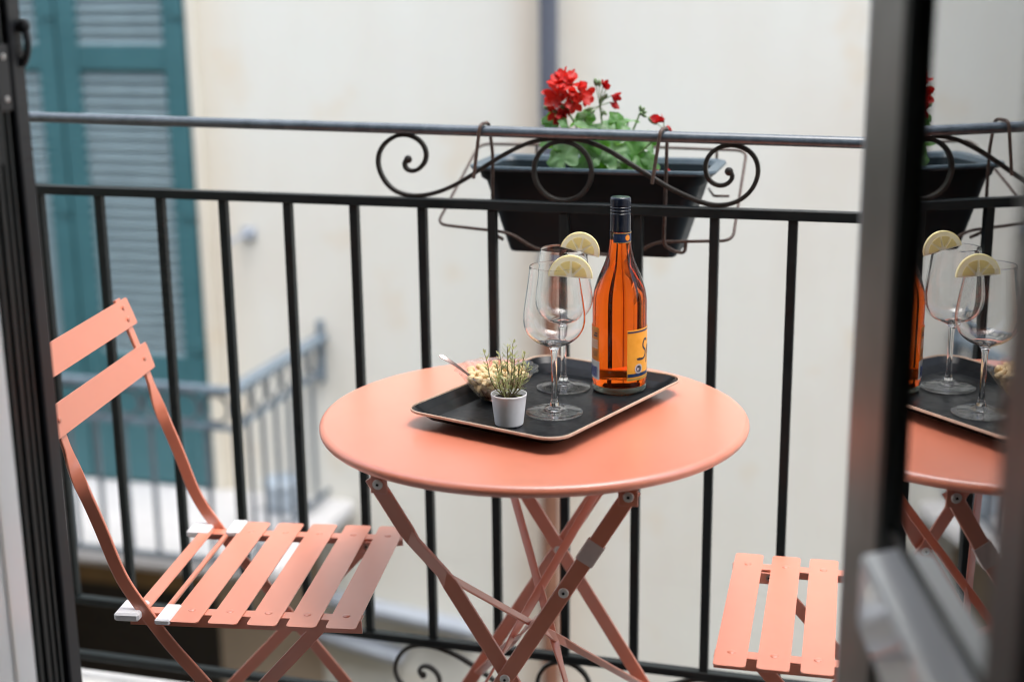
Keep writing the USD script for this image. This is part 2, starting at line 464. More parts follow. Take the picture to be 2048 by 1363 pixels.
# louvred shutters, two leaves, closed
for x0, x1 in ((-3.375, -2.815), (-3.945, -3.385)):
    zb, zt, sw = -0.79, 1.72, 0.088
    yf, yb = 2.952, 2.996
    sh = part(ob, 'shutter', box(x0, x0 + sw, yf, yb, zb, zt, 0.004), 'shutter_teal', 30, label='teal louvred shutter leaf')
    part(sh, 'stile', box(x1 - sw, x1, yf, yb, zb, zt, 0.004), 'shutter_teal', 30)
    rails = [(zb, zb + 0.42), (-0.345, -0.225), (0.945, 1.045), (zt - 0.1, zt)]
    for a, b in rails:
        part(sh, 'cross_rail', box(x0 + sw, x1 - sw, yf + 0.003, yb, a, b, 0.004), 'shutter_teal', 30)
    for a, b in ((-0.225, 0.945), (1.045, zt - 0.1)):
        nsl = int(round((b - a) / 0.0445))
        for k in range(nsl):
            z = a + (k + 0.5) * (b - a) / nsl
            s = box(x0 + sw - 0.004, x1 - sw + 0.004, -0.026, 0.026, -0.005, 0.005, 0.003)
            s = rot(s, (1, 0, 0), 52 + RNG.normal(0, 1.2))
            part(sh, 'slat', move(s, 0, 2.978, z), 'slat_teal', 30)
    part(sh, 'dark_backing', box(x0 + sw - 0.003, x1 - sw + 0.003, 2.9965, 2.9985, zb + 0.3, zt - 0.05), 'shop_dark', False)  # added dark sheet, standing in for the shade behind the slats
    part(sh, 'hinge', box(x1 - 0.05, x1 + 0.006, yf - 0.006, yf, 0.36, 0.41, 0.002), 'shutter_teal', 30)
    part(sh, 'hinge', box(x1 - 0.05, x1 + 0.006, yf - 0.006, yf, -0.20, -0.15, 0.002), 'shutter_teal', 30)
    part(sh, 'hinge', box(x1 - 0.05, x1 + 0.006, yf - 0.006, yf, 1.15, 1.20, 0.002), 'shutter_teal', 30)
part(ob, 'shutter_frame', box(-2.807, -2.775, 2.965, 2.998, -0.80, 1.8, 0.004), 'stucco', False)
# sloping lead-grey ledges on the lower wall, right of the balcony
for (xa, za), (xb, zb) in (((-2.30, -1.235), (-1.66, -1.305)), ((-2.40, -1.39), (-1.98, -1.465))):
    part(ob, 'sloping_ledge', strip([(xa, 2.96, za), (xb, 2.96, zb)], (0, 1, 0.25), 0.075, 0.03), 'ledge_lead', 30, label='lead grey sloping ledge')

# railing of the opposite balcony
orl = thing('opposite_railing', 'blue grey wrought iron railing of the balcony across the lane', 'railing', (0, 0, 0))
ZT, YF, XR = -0.11, 2.20, -2.30
part(orl, 'top_rail', box(-5.1, XR + 0.03, YF - 0.019, YF + 0.019, ZT - 0.012, ZT + 0.012, 0.004), 'iron_blue', 30)
part(orl, 'top_rail', box(XR - 0.03, XR + 0.03, YF + 0.027, 2.995, ZT - 0.012, ZT + 0.012, 0.004), 'iron_blue', 30)
part(orl, 'lower_rail', box(-5.1, XR + 0.01, YF - 0.010, YF + 0.010, ZT - 0.15, ZT - 0.13, 0.003), 'iron_blue', 30)
part(orl, 'lower_rail', box(XR - 0.010, XR + 0.010, YF + 0.012, 2.995, ZT - 0.15, ZT - 0.13, 0.003), 'iron_blue', 30)
part(orl, 'bottom_rail', box(-5.1, XR + 0.01, YF - 0.010, YF + 0.010, -0.775, -0.755, 0.003), 'iron_bluegrey_far', 30)
part(orl, 'bottom_rail', box(XR - 0.010, XR + 0.010, YF + 0.012, 2.995, -0.775, -0.755, 0.003), 'iron_bluegrey_far', 30)
part(orl, 'wall_post', box(XR - 0.013, XR + 0.013, 2.965, 2.996, -0.30, ZT + 0.075, 0.006), 'iron_blue', 30)
a = np.linspace(0, 2 * PI, 25)[:-1]
k = 0
while XR - 0.07 - k * 0.118 > -4.2:
    cx = XR - 0.07 - k * 0.118
    part(orl, 'ring', tube(np.c_[cx + 0.052 * np.cos(a), np.full(24, YF), ZT - 0.071 + 0.052 * np.sin(a)], 0.007, 6, close=True), 'iron_bluegrey_far', 60)
    k += 1
for k in range(6):
    cy = YF + 0.08 + k * 0.125
    part(orl, 'ring', tube(np.c_[np.full(24, XR), cy + 0.052 * np.cos(a), ZT - 0.071 + 0.052 * np.sin(a)], 0.007, 6, close=True), 'iron_bluegrey_far', 60)
for k in range(18):
    x = XR - k * 0.112
    part(orl, 'baluster', box(x - 0.007, x + 0.007, YF - 0.007, YF + 0.007, -0.755, ZT - 0.15), 'iron_bluegrey_far', False)
for k in range(1, 7):
    y = YF + k * 0.112
    part(orl, 'baluster', box(XR - 0.007, XR + 0.007, y - 0.007, y + 0.007, -0.755, ZT - 0.15), 'iron_bluegrey_far', False)
for x in (-2.32, -3.2, -4.1):
    part(orl, 'foot', box(x - 0.012, x + 0.012, YF - 0.009, 2.28, -0.79, -0.776), 'iron_bluegrey_far', False)

prof = [(0, -0.798), (0.055, -0.798), (0.075, -0.76), (0.085, -0.71), (0.080, -0.69), (0.088, -0.685), (0.088, -0.672), (0.072, -0.672), (0.068, -0.69), (0, -0.69)]
solo('glazed_pot', move(revolve(prof, 24), -2.42, 2.82, 0), 'pale_blue_glaze', 'small pale blue pot standing on the opposite balcony slab', 'pot')

# rain pipe on the opposite wall
dp = thing('rain_pipe', 'vertical rain pipe fixed to the cream wall behind the flower box', 'pipe', (-1.335, 2.945, 0))
part(dp, 'upper_pipe', cyl((0, 0, 0.27), (0, 0, 5.9), 0.034, 20), 'pipe_grey', 40, label='blue grey upper pipe')
part(dp, 'lower_pipe', cyl((0, 0, -5.0), (0, 0, 0.268), 0.036, 20), 'pipe_rust', 40, label='rusty brown lower pipe')
for z in (1.9, 0.25, -2.2):
    part(dp, 'collar', cyl((0, 0, z - 0.022), (0, 0, z + 0.022), 0.041, 20, 0.004), 'pipe_grey' if z > 0 else 'pipe_rust', 40)

hk = thing('wall_hook', 'small grey iron shutter hook on the cream wall beside the teal shutters', 'hook', (-2.60, 3.0, 0.30))
part(hk, 'plate', box(-0.03, 0.035, -0.012, -0.001, -0.02, 0.03, 0.004), 'ledge_lead', 30)
part(hk, 'arm', tube(spline([(0.02, -0.01, 0.015), (0.0, -0.05, 0.0), (-0.035, -0.07, -0.015), (-0.06, -0.07, -0.035)], 12), 0.008, 8), 'ledge_lead', 40)

# own house: the wall round the balcony door, and the room behind it
oh = thing('own_house', 'house that the balcony and its glazed door belong to', 'house', (0, 0, 0))
part(oh, 'wall', box(-12, -1.52, -1.08, -0.78, -5.0, 3.0), 'own_plaster', False)
part(oh, 'wall', box(0.105, 12, -1.08, -0.78, -5.0, 3.0), 'own_plaster', False)
part(oh, 'wall', box(-1.52, 0.105, -1.08, -0.78, 2.35, 3.0), 'own_plaster', False)
part(oh, 'wall', box(-1.52, 0.105, -1.08, -0.78, -5.0, -0.16), 'own_plaster', False)
part(oh, 'room_floor', box(-3.5, 2.5, -5.0, -1.082, -0.12, -0.006), 'room_wood', False)
part(oh, 'room_ceiling', box(-3.5, 2.5, -5.0, -1.082, 2.75, 2.85), 'room_white', False)
part(oh, 'room_wall', box(-3.6, -3.5, -5.0, -1.082, -0.12, 2.85), 'room_white', False)
part(oh, 'room_wall', box(2.5, 2.6, -5.0, -1.082, -0.12, 2.85), 'room_white', False)
part(oh, 'room_wall', box(-3.6, 2.6, -5.1, -5.0, -0.12, 2.85), 'room_white', False)
part(oh, 'door_sill', box(-1.515, 0.100, -1.08, -0.782, -0.158, 0.012, 0.004), 'marble', False)
structure('balcony_floor', box(-2.4, 1.6, -0.779, -0.062, -0.14, 0.0), 'floor_tile')
structure('balcony_kerb', box(-2.4, 1.6, -0.060, 0.034, -0.14, 0.002, 0.006), 'marble')

# ------------------------------------------------------------------ the balcony railing
br = thing('balcony_railing', 'black wrought iron balcony railing with scrolls, behind the round table', 'railing', (0, 0, 0))


def top_z(x):
    return 1.0643 - 0.0105 * (x + 0.507)


xs = np.linspace(-2.38, 1.58, 40)
P = np.c_[xs, np.zeros(40), [top_z(x) for x in xs]]
part(br, 'handrail', tube(P, 0.0088, 20), 'rail_iron', 60)
part(br, 'upper_bar', box(-2.38, 1.58, -0.0085, 0.0085, 0.9402, 0.9560, 0.0012), 'black_iron', 25)
part(br, 'lower_bar', box(-2.38, 1.58, -0.0085, 0.0085, 0.1585, 0.1726, 0.0012), 'black_iron', 25)
part(br, 'bottom_bar', box(-2.38, 1.58, -0.0085, 0.0085, 0.043, 0.0565, 0.0012), 'black_iron', 25)
for k in range(-7, 26):
    x = -1.5028 + 0.1197 * k
    part(br, 'baluster', box(x - 0.0072, x + 0.0072, -0.0072, 0.0072, 0.1721, 0.9407, 0.0012), 'black_iron', 25)
for x in (-2.36, 1.55):
    part(br, 'end_post', box(x - 0.012, x + 0.012, -0.011, 0.011, 0.0, top_z(x) - 0.008, 0.001), 'black_iron', 25)
SCROLL = [(-0.807, 1.018), (-0.8125, 1.0125), (-0.811, 1.004), (-0.799, 0.9995), (-0.785, 1.006), (-0.7755, 1.024), (-0.781, 1.043), (-0.796, 1.0545), (-0.816, 1.0575), (-0.837, 1.050), (-0.853, 1.034),
          (-0.859, 1.013), (-0.853, 0.990), (-0.838, 0.971), (-0.814, 0.9605), (-0.789, 0.9595), (-0.761, 0.965), (-0.731, 0.977), (-0.690, 1.001), (-0.657, 1.022), (-0.624, 1.040), (-0.591, 1.0525), (-0.566, 1.0565),
          (-0.528, 1.0565), (-0.505, 1.052), (-0.474, 1.040), (-0.443, 1.022), (-0.411, 1.003), (-0.381, 0.986), (-0.350, 0.972), (-0.321, 0.962), (-0.297, 0.9600), (-0.272, 0.967), (-0.252, 0.984), (-0.242, 1.010),
          (-0.246, 1.032), (-0.261, 1.047), (-0.284, 1.0525), (-0.306, 1.046), (-0.319, 1.032), (-0.322, 1.015), (-0.316, 0.999), (-0.301, 0.9905), (-0.286, 0.995), (-0.2805, 1.005), (-0.286, 1.012)]


def scroll(flip):
    Q = np.array([(x, 0.0, z) for x, z in SCROLL])
    if flip:
        Q[:, 2] = 0.1565 - (Q[:, 2] - 0.9595)
    C = spline(Q, 260)
    bar = strip(C, (0, 1, 0), 0.0095, 0.0068)
    ends = [ellipsoid(C[i], (0.0068, 0.0058, 0.0068), 2) for i in (0, -1)]
    return cat([bar] + ends), C


a = np.linspace(0, 2 * PI, 73)[:-1]
for flip in (False, True):
    m, _ = scroll(flip)
    part(br, 'scroll', m, 'scroll_iron', 50)
    cz = 1.0055 if not flip else 0.1565 - (1.0055 - 0.9595)
    R = np.c_[-0.548 + 0.0468 * np.cos(a), np.zeros(72), cz + 0.0468 * np.sin(a)]
    T = np.c_[-np.sin(a), np.zeros(72), np.cos(a)]
    rings = []
    for p, t in zip(R, T):
        n = np.cross(t, [0, 1.0, 0])
        rings.append([p + u * np.array([0, 1, 0]) + v * n for u, v in ((-0.004, -0.0034), (0.004, -0.0034), (0.0048, -0.0026), (0.0048, 0.0026), (0.004, 0.0034), (-0.004, 0.0034), (-0.0048, 0.0026), (-0.0048, -0.0026))])
    part(br, 'ring', fixn(loft(rings, cap=False, close_v=True)), 'scroll_iron', 50)

# ------------------------------------------------------------------ flower box, its wire holder, the geranium
fb = thing('flower_box', 'dark grey plastic flower box hanging outside the railing', 'flower box', (-0.5175, 0.122, 0))
zt = 1.0045
trough = [rring(0.276, 0.118, 0.014, 0.8615, 6), rring(0.280, 0.122, 0.016, 0.8635, 6), rring(0.355, 0.148, 0.026, 0.978, 6), rring(0.372, 0.153, 0.026, 0.984, 6), rring(0.378, 0.156, 0.027, zt - 0.0085, 6),
          rring(0.362, 0.142, 0.025, zt - 0.0085, 6), rring(0.345, 0.138, 0.022, 0.972, 6), rring(0.262, 0.112, 0.02, 0.870, 6)]
part(fb, 'trough', fixn(loft(trough)), 'anthracite_plastic', 40)
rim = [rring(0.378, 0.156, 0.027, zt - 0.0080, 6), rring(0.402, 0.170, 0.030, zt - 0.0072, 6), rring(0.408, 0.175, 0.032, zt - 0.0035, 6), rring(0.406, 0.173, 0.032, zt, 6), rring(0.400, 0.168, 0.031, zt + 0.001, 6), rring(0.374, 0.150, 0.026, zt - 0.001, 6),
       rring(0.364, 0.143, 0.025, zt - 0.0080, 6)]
part(fb, 'rim', fixn(loft(rim, cap=False, close_v=True)), 'rim_plastic_skylit', 40)
sr = rring(0.346, 0.138, 0.022, 0.976, 6)
part(fb, 'soil', fixn(loft([sr - [0, 0, 0.004], sr])), 'soil', False)

wh = thing('wire_holder', 'brown wire holder hooked over the handrail and carrying the flower box', 'bracket', (0, 0, 0))
hoop = []


def corner(pts, r=0.022, n=6):
    """Polyline with rounded corners."""
    pts = [np.array(p, float) for p in pts]
    out = [pts[0]]
    for a_, b_, c_ in zip(pts[:-2], pts[1:-1], pts[2:]):
        d1, d2 = a_ - b_, c_ - b_
        l = min(r, np.linalg.norm(d1) * 0.45, np.linalg.norm(d2) * 0.45)
        p, q = b_ + d1 / np.linalg.norm(d1) * l, b_ + d2 / np.linalg.norm(d2) * l
        for k in range(n + 1):
            t = k / n
            out.append((1 - t) ** 2 * p + 2 * t * (1 - t) * b_ + t * t * q)
    return np.array(out + [pts[-1]])


hp = corner([(-0.52, 0.228, 1.020), (-0.756, 0.228, 1.018), (-0.770, 0.028, 0.908), (-0.645, 0.028, 0.899), (-0.600, 0.028, 0.872), (-0.440, 0.028, 0.868), (-0.405, 0.028, 0.893), (-0.281, 0.028, 0.900), (-0.287, 0.228, 1.017), (-0.519, 0.228, 1.0201)], 0.020)
part(wh, 'hoop', tube(hp, 0.0026, 8), 'wire_steel', 60)
for x0, x1 in ((-0.691, -0.672), (-0.402, -0.389)):
    xm = (x0 + x1) / 2
    z = top_z(xm)
    low = [(x1, 0.0210, 0.898), (x1 + 0.010, 0.046, 0.884)] if x0 < -0.5 else [(x1, 0.0210, 0.890), (x1 + 0.014, 0.040, 0.877), (x1 + 0.030, 0.046, 0.873), (x1 + 0.032, 0.047, 0.894)]
    p = corner([(x0, -0.0155, 0.992), (x0 + 0.012, -0.0150, z + 0.012), (x0 + 0.017, 0.0165, z + 0.0125), (x1 + 0.003, 0.0190, 1.03)] + low, 0.010)
    part(wh, 'hook', tube(p, 0.0029, 8), 'wire_steel', 60)
part(wh, 'cross_wire', cyl((-0.61, 0.16, 0.8590), (-0.43, 0.16, 0.8590), 0.0022, 8), 'wire_steel', 60)
part(wh, 'tie', cyl((-0.652, 0.226, 0.985), (-0.652, 0.228, 1.0165), 0.0022, 8), 'wire_steel', 60)
part(wh, 'tie', cyl((-0.337, 0.226, 0.98), (-0.337, 0.228, 1.0165), 0.0024, 8), 'wire_steel', 60)
part(wh, 'side_wire', tube(corner([(-0.300, 0.120, 0.956), (-0.325, 0.120, 0.955), (-0.345, 0.20, 0.955)], 0.008), 0.0022, 8), 'wire_steel', 60)


def frame(nrm, up=(0, 0, 1)):
    n = np.asarray(nrm, float)
    n = n / np.linalg.norm(n)
    u = np.asarray(up, float)
    if abs(u @ n) > 0.97:
        u = np.array([0, 1.0, 0])
    u = u - (u @ n) * n
    u /= np.linalg.norm(u)
    return np.cross(u, n), u, n          # right, up, normal


def leaf_mesh(c, nrm, up, R, seed):
    rg = np.random.default_rng(seed)
    e1, e2, e3 = frame(nrm, up)
    nth = 36
    th = np.linspace(-PI, PI, nth, endpoint=False) + 0.0
    lob = 1 + 0.09 * np.cos(5 * th + rg.uniform(-0.4, 0.4)) + 0.05 * np.cos(10 * th + rg.uniform(0, 6)) + 0.025 * np.cos(21 * th + rg.uniform(0, 6))
    notch = 1 - 0.62 * np.exp(-((np.abs(np.abs(th) - PI)) / 0.30) ** 2)
    V, F = [np.zeros(3)], []
    for q in (0.45, 0.8, 1.0):
        r = R * q * (lob if q > 0.6 else 1) * notch
        zz = 0.10 * R * q ** 2 + 0.035 * R * q * np.cos(7 * th + PI) + 0.17 * R * q * np.cos(2 * th + rg.uniform(0, 6)) - 0.20 * R * max(q - 0.75, 0) * 3
        for k in range(nth):
            x, y = r[k] * np.sin(th[k]), r[k] * np.cos(th[k])
            V.append(x * e1 + y * e2 + zz[k] * e3)
    for k in range(nth):
        k2 = (k + 1) % nth
        F.append([0, 1 + k2, 1 + k])
        for lv in range(2):
            a_, b_ = 1 + lv * nth, 1 + (lv + 1) * nth
            F += [[a_ + k, a_ + k2, b_ + k2], [a_ + k, b_ + k2, b_ + k]]
    return trimesh.Trimesh(np.array(V) + np.asarray(c, float), F, process=False)


def petal_mesh(c, d, nrm, L, W, curl=0.15):
    d = np.asarray(d, float) / np.linalg.norm(d)
    n = np.asarray(nrm, float)
    n = n - (n @ d) * d
    n /= np.linalg.norm(n)
    s = np.cross(d, n)
    V, F = [], []
    for i, (t, w) in enumerate(((0.0, 0.14), (0.30, 0.55), (0.62, 0.98), (0.86, 0.80), (1.0, 0.36))):
        for j in (-1, -0.5, 0, 0.5, 1):
            tt = t - (0.06 * j * j if t > 0.5 else 0)
            V.append(np.asarray(c) + d * L * tt + s * W * 0.5 * w * j + n * (L * curl * (tt ** 2) - W * 0.10 * (1 - j * j)))
    for i in range(4):
        for j in range(4):
            a_ = i * 5 + j
            F += [[a_, a_ + 1, a_ + 6], [a_, a_ + 6, a_ + 5]]
    return trimesh.Trimesh(V, F, process=False)


ge = thing('geranium', 'green geranium with clusters of red flowers growing in the flower box', 'plant', (0, 0, 0))
leaves = [  # centre, normal, radius, pale
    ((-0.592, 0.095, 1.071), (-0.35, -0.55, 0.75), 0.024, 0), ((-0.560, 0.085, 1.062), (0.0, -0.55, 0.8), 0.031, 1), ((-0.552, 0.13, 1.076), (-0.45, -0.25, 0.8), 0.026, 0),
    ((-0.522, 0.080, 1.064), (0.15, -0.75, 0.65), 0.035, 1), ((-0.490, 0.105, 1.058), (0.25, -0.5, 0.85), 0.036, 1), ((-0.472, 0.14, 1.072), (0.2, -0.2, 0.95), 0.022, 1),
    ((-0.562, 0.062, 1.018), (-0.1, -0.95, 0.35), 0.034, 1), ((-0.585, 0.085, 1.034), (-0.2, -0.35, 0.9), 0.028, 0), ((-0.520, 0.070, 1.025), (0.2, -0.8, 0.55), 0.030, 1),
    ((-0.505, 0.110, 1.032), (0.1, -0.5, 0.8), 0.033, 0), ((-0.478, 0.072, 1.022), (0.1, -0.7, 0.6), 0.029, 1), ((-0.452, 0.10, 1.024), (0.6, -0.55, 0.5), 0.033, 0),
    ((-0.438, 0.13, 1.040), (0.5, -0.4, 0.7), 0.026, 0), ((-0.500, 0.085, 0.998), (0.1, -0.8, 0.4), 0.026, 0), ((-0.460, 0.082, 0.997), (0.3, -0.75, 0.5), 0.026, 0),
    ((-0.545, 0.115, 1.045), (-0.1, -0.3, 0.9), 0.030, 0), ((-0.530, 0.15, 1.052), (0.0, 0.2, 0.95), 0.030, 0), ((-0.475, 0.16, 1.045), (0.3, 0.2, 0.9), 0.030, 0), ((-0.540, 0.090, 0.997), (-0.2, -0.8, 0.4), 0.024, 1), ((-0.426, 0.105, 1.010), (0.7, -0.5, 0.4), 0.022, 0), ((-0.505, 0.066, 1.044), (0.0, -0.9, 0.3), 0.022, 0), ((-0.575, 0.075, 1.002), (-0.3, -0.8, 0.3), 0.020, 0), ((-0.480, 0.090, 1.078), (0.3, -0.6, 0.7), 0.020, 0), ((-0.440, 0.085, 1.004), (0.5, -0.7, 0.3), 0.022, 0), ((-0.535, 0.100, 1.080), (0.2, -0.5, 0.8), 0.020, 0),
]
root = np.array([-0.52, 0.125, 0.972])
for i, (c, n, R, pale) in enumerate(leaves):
    part(ge, 'leaf', leaf_mesh(c, np.array(n) + RNG.normal(0, 0.30, 3), (RNG.normal(0, 0.8), RNG.normal(0, 0.5), 1), R * 0.82, 100 + i), 'geranium_leaf_skylit' if pale else 'geranium_leaf', True)
    c = np.array(c)
    mid = (root + c) / 2 + np.array([0, 0.0, -0.012]) + RNG.normal(0, 0.004, 3)
    part(ge, 'leaf_stalk', tube(spline([root + RNG.normal(0, 0.012, 3) * [1, 1, 0], mid, c], 8), 0.0013, 6), 'plant_stem', 60)


def floret(parent, c, axis, L, W, dark, openness=1.0):
    e1, e2, e3 = frame(axis, (RNG.normal(), RNG.normal(), RNG.normal()))
    for q in range(5):
        t = q * 2 * PI / 5 + RNG.normal(0, 0.12)
        radial = math.cos(t) * e1 + math.sin(t) * e2
        d = radial * openness + e3 * (1.15 - openness * 0.8) + RNG.normal(0, 0.10, 3)
        part(parent, 'petal', petal_mesh(c, d, e3 - 0.3 * radial, L * RNG.uniform(0.85, 1.15), W * RNG.uniform(0.85, 1.15), RNG.uniform(-0.25, 0.35)), 'petal_dark_red' if dark else 'petal_red', True)


def cluster(cx, cy, cz, stalk0, florets, buds, R):
    c = np.array([cx, cy, cz])
    base = c + np.array([0, 0, -R * 0.9])
    st = part(ge, 'flower_stalk', tube(spline([stalk0, (np.array(stalk0) + base) / 2 + [0.004, 0, 0.004], base], 10), 0.0016, 6), 'plant_stem', 60)
    for (dx, dy, dz), sc, dark, op in florets:
        d = np.array([dx, dy, dz], float)
        pos = c + d * R
        axis = d / np.linalg.norm(d) + np.array([0, -0.25, 0.1])
        part(ge, 'pedicel', tube(np.array([base, (base + pos) / 2 + RNG.normal(0, 0.001, 3), pos]), 0.0008, 5), 'plant_stem', 60)
        floret(st, pos, axis + RNG.normal(0, 0.22, 3), 0.0205 * sc, 0.0130 * sc, dark, op)
    for (dx, dy, dz), sc in buds:
        d = np.array([dx, dy, dz], float)
        pos = base + d * R
        part(ge, 'pedicel', tube(np.array([base, (base + pos) / 2, pos]), 0.0007, 5), 'plant_stem', 60)
        b = ellipsoid((0, 0, 0), (0.0032 * sc, 0.0032 * sc, 0.0062 * sc), 2)
        T = trimesh.geometry.align_vectors([0, 0, 1], d / np.linalg.norm(d))
        b.apply_transform(T)
        part(ge, 'bud', move(b, *pos), 'bud_green', True)


cluster(-0.563, 0.105, 1.112, (-0.535, 0.12, 1.00),
        [((-0.35, -0.6, 0.75), 1.15, 0, 1.0), ((0.25, -0.65, 0.75), 1.2, 0, 1.0), ((-0.05, -0.1, 0.95), 1.1, 0, 0.9), ((-0.75, -0.3, 0.35), 1.0, 0, 1.0), ((0.75, -0.45, 0.30), 1.1, 0, 1.0),
         ((0.95, -0.2, 0.10), 1.0, 0, 1.1), ((-0.45, -0.7, 0.05), 1.1, 0, 1.0), ((0.15, -0.85, 0.15), 1.0, 0, 1.0), ((-0.90, -0.3, -0.25), 1.0, 0, 0.9), ((-0.60, -0.5, -0.65), 0.95, 0, 0.8), ((0.45, -0.7, -0.15), 0.95, 0, 1.0),
         ((-0.25, -0.5, -0.85), 1.0, 1, 0.6), ((-0.05, -0.5, -0.45), 0.9, 1, 0.8), ((-0.35, -0.2, 1.0), 1.0, 0, 0.9)],
        [((-1.15, -0.4, 0.35), 1.1), ((-0.2, -0.75, 0.45), 1.0), ((0.1, -0.6, 0.35), 0.9), ((0.28, -0.7, 0.7), 1.0), ((-0.6, -0.7, 0.2), 0.9)], 0.030)
cluster(-0.513, 0.110, 1.118, (-0.515, 0.125, 1.00),
        [((0.55, -0.4, 0.35), 0.75, 1, 0.45), ((0.95, -0.3, -0.10), 0.8, 1, 0.40), ((0.85, -0.3, -0.60), 0.85, 1, 0.30), ((0.35, -0.5, 0.60), 0.65, 1, 0.3)],
        [((-0.25, -0.3, 1.75), 1.1), ((0.05, -0.4, 1.7), 1.0), ((0.55, -0.5, 0.75), 0.9), ((0.3, -0.6, 0.6), 0.9), ((-0.7, -0.4, -0.2), 1.0), ((-0.4, -0.6, -0.35), 0.9), ((0.5, -0.5, -0.45), 0.9), ((0.25, -0.4, -0.5), 0.8)], 0.022)
cluster(-0.449, 0.120, 1.098, (-0.49, 0.125, 1.00), [], [((0.4, -0.2, 0.5), 0.9), ((0.1, -0.2, 0.7), 0.8), ((0.6, -0.2, 0.2), 0.8), ((0.2, -0.4, 0.1), 0.9), ((0.5, 0.1, -0.2), 0.8)], 0.014)
cluster(-0.404, 0.100, 1.074, (-0.47, 0.11, 1.00), [((-0.1, -0.3, 0.2), 1.1, 1, 0.30), ((0.5, -0.3, -0.4), 0.8, 1, 0.4)], [((-1.6, -0.2, 1.2), 1.5)], 0.012)
for x, y in ((-0.399, 0.072), (-0.417, 0.066)):
    n = 'fallen_petal'
    solo(n, cat([petal_mesh((x, y, 0.985 + 0.006 * k), (math.cos(2.1 * k + x * 50), -0.3, 0.5), (0, -1, 0.6), 0.018, 0.016) for k in range(2)]), 'petal_red',
         'bright red fallen petal lying right of the geranium in the flower box' if x > -0.41 else 'small red fallen petal half hidden behind the right wire hook', 'petal', None, True)

# ------------------------------------------------------------------ the round folding table
TX, TY = -0.507, -0.335
tb = thing('bistro_table', 'round salmon folding metal table standing against the railing', 'table', (TX, TY, 0), 5.0)
Rt, zt = 0.300, 0.710
prof = [(0, zt - 0.0022)] + [(0, zt - 0.0018)]
prof = [(0.0, zt - 0.004), (0.0, zt - 0.0016), (0.20, zt - 0.0012), (0.2865, zt - 0.0003)]
for k in range(13):
    t = math.radians(90 - 225 * k / 12)
    prof.append((Rt - 0.0078 + 0.0078 * math.cos(t), zt - 0.0078 + 0.0078 * math.sin(t)))
prof += [(0.286, zt - 0.010), (0.2855, zt - 0.0045), (0.20, zt - 0.004)]
top = revolve(prof + [(0.0, zt - 0.0045)], 128)
part(tb, 'tabletop', top, 'salmon_paint', 40)
BW, BT, ZX = 0.0212, 0.0055, 0.417


def xz(sgn, z):
    return sgn * 0.16 * (z - ZX) / 0.263


def bolt(parent, c, d, r=0.0068):
    d = np.asarray(d, float)
    c = np.asarray(c, float)
    b = part(parent, 'bolt', cyl(c, c + d * 0.0035, r, 20, 0.0012), 'zinc_bolt', 40)
    part(b, 'socket', cyl(c + d * 0.0032, c + d * 0.0042, r * 0.30, 6), 'scroll_iron', False)


for fr in (-1, 1):
    y0 = 0.22 * fr
    # straight bar (top right to bottom left) outside, joggled bar (top left to bottom right) inside
    z = np.array([0.688, 0.01])
    out = y0 + fr * 0.003
    ins = y0 - fr * 0.0045
    Pb = np.array([[xz(1, q), out, q] for q in z])
    part(tb, 'leg', strip(Pb, (1, 0, 0.62), BW, BT), 'salmon_paint', 25)
    zs = [0.688, 0.618, 0.603, 0.556, 0.541, 0.01]
    yo = [y0 + fr * 0.010, y0 + fr * 0.010, y0 + fr * 0.0092, ins + fr * 0.0008, ins, ins]
    Pa = np.array([[xz(-1, q) + (-0.004 if q > 0.58 else 0.002), yy, q] for q, yy in zip(zs, yo)])
    part(tb, 'leg', strip(Pa, (1, 0, -0.62), BW, BT), 'salmon_paint', 25)
    bolt(tb, (0, out + fr * 0.0028, ZX), (0, fr, 0))
    for sg_ in (-1, 1):
        x = xz(sg_, 0.68)
        yy = y0 + (fr * 0.0150 if sg_ < 0 else fr * 0.0085)
        part(tb, 'bracket', cat([box(x - 0.010 * (1 if sg_ < 0 else 1.3), x + 0.012, yy - 0.0015, yy + 0.0015, 0.668, 0.7035, 0.0008), box(x - 0.010, x + 0.012, min(yy, y0 - fr * 0.02), max(yy, y0 - fr * 0.02), 0.7015, 0.7045)]), 'salmon_paint', 25)
        bolt(tb, (x, yy + fr * 0.0015, 0.681), (0, fr, 0))
for x in (-0.16, 0.16):
    part(tb, 'under_rail', box(x - 0.012, x + 0.012, -0.215, 0.215, 0.6995, 0.7045, 0.0008), 'salmon_paint', 25)
for sgn, side in ((1, 0), (-1, 1)):          # cross straps of the two leg frames
    yy = 0.0045 if side else 0.0085
    for fr in (-1, 1):
        a_ = np.array([xz(sgn if sgn > 0 else -1, 0.545), fr * (0.22 - 0.008 - 0.004 * (sgn < 0)), 0.545])
        b_ = np.array([xz(sgn, 0.19), -fr * (0.22 - 0.008 - 0.004 * (sgn < 0)), 0.19])
        d = b_ - a_
        dirb = np.array([xz(sgn, 1.0) - xz(sgn, 0), 0, 1.0])
        dirb /= np.linalg.norm(dirb)
        nrm = np.cross(dirb, [0, 1.0, 0])
        off = nrm * 0.003 * fr
        n = 24
        t = np.linspace(0, 1, n)
        P = a_ + t[:, None] * d + off
        ang = np.clip((t - 0.42) / 0.16, 0, 1) * PI / 2
        if fr > 0:
            ang = PI / 2 - ang
        dd = d / np.linalg.norm(d)
        w1 = np.cross(dd, nrm)
        w1 /= np.linalg.norm(w1)
        w2 = np.cross(dd, w1)
        U = np.cos(ang)[:, None] * w1 + np.sin(ang)[:, None] * w2
        part(tb, 'cross_strap', strip(P, U, 0.013, 0.0035), 'salmon_paint', 25)
bolt(tb, (0, 0.22 - 0.0045 - 0.0028, ZX), (0, -1, 0))
bolt(tb, (xz(1, 0.545), -0.22 - 0.006, 0.545), (0, -1, 0))
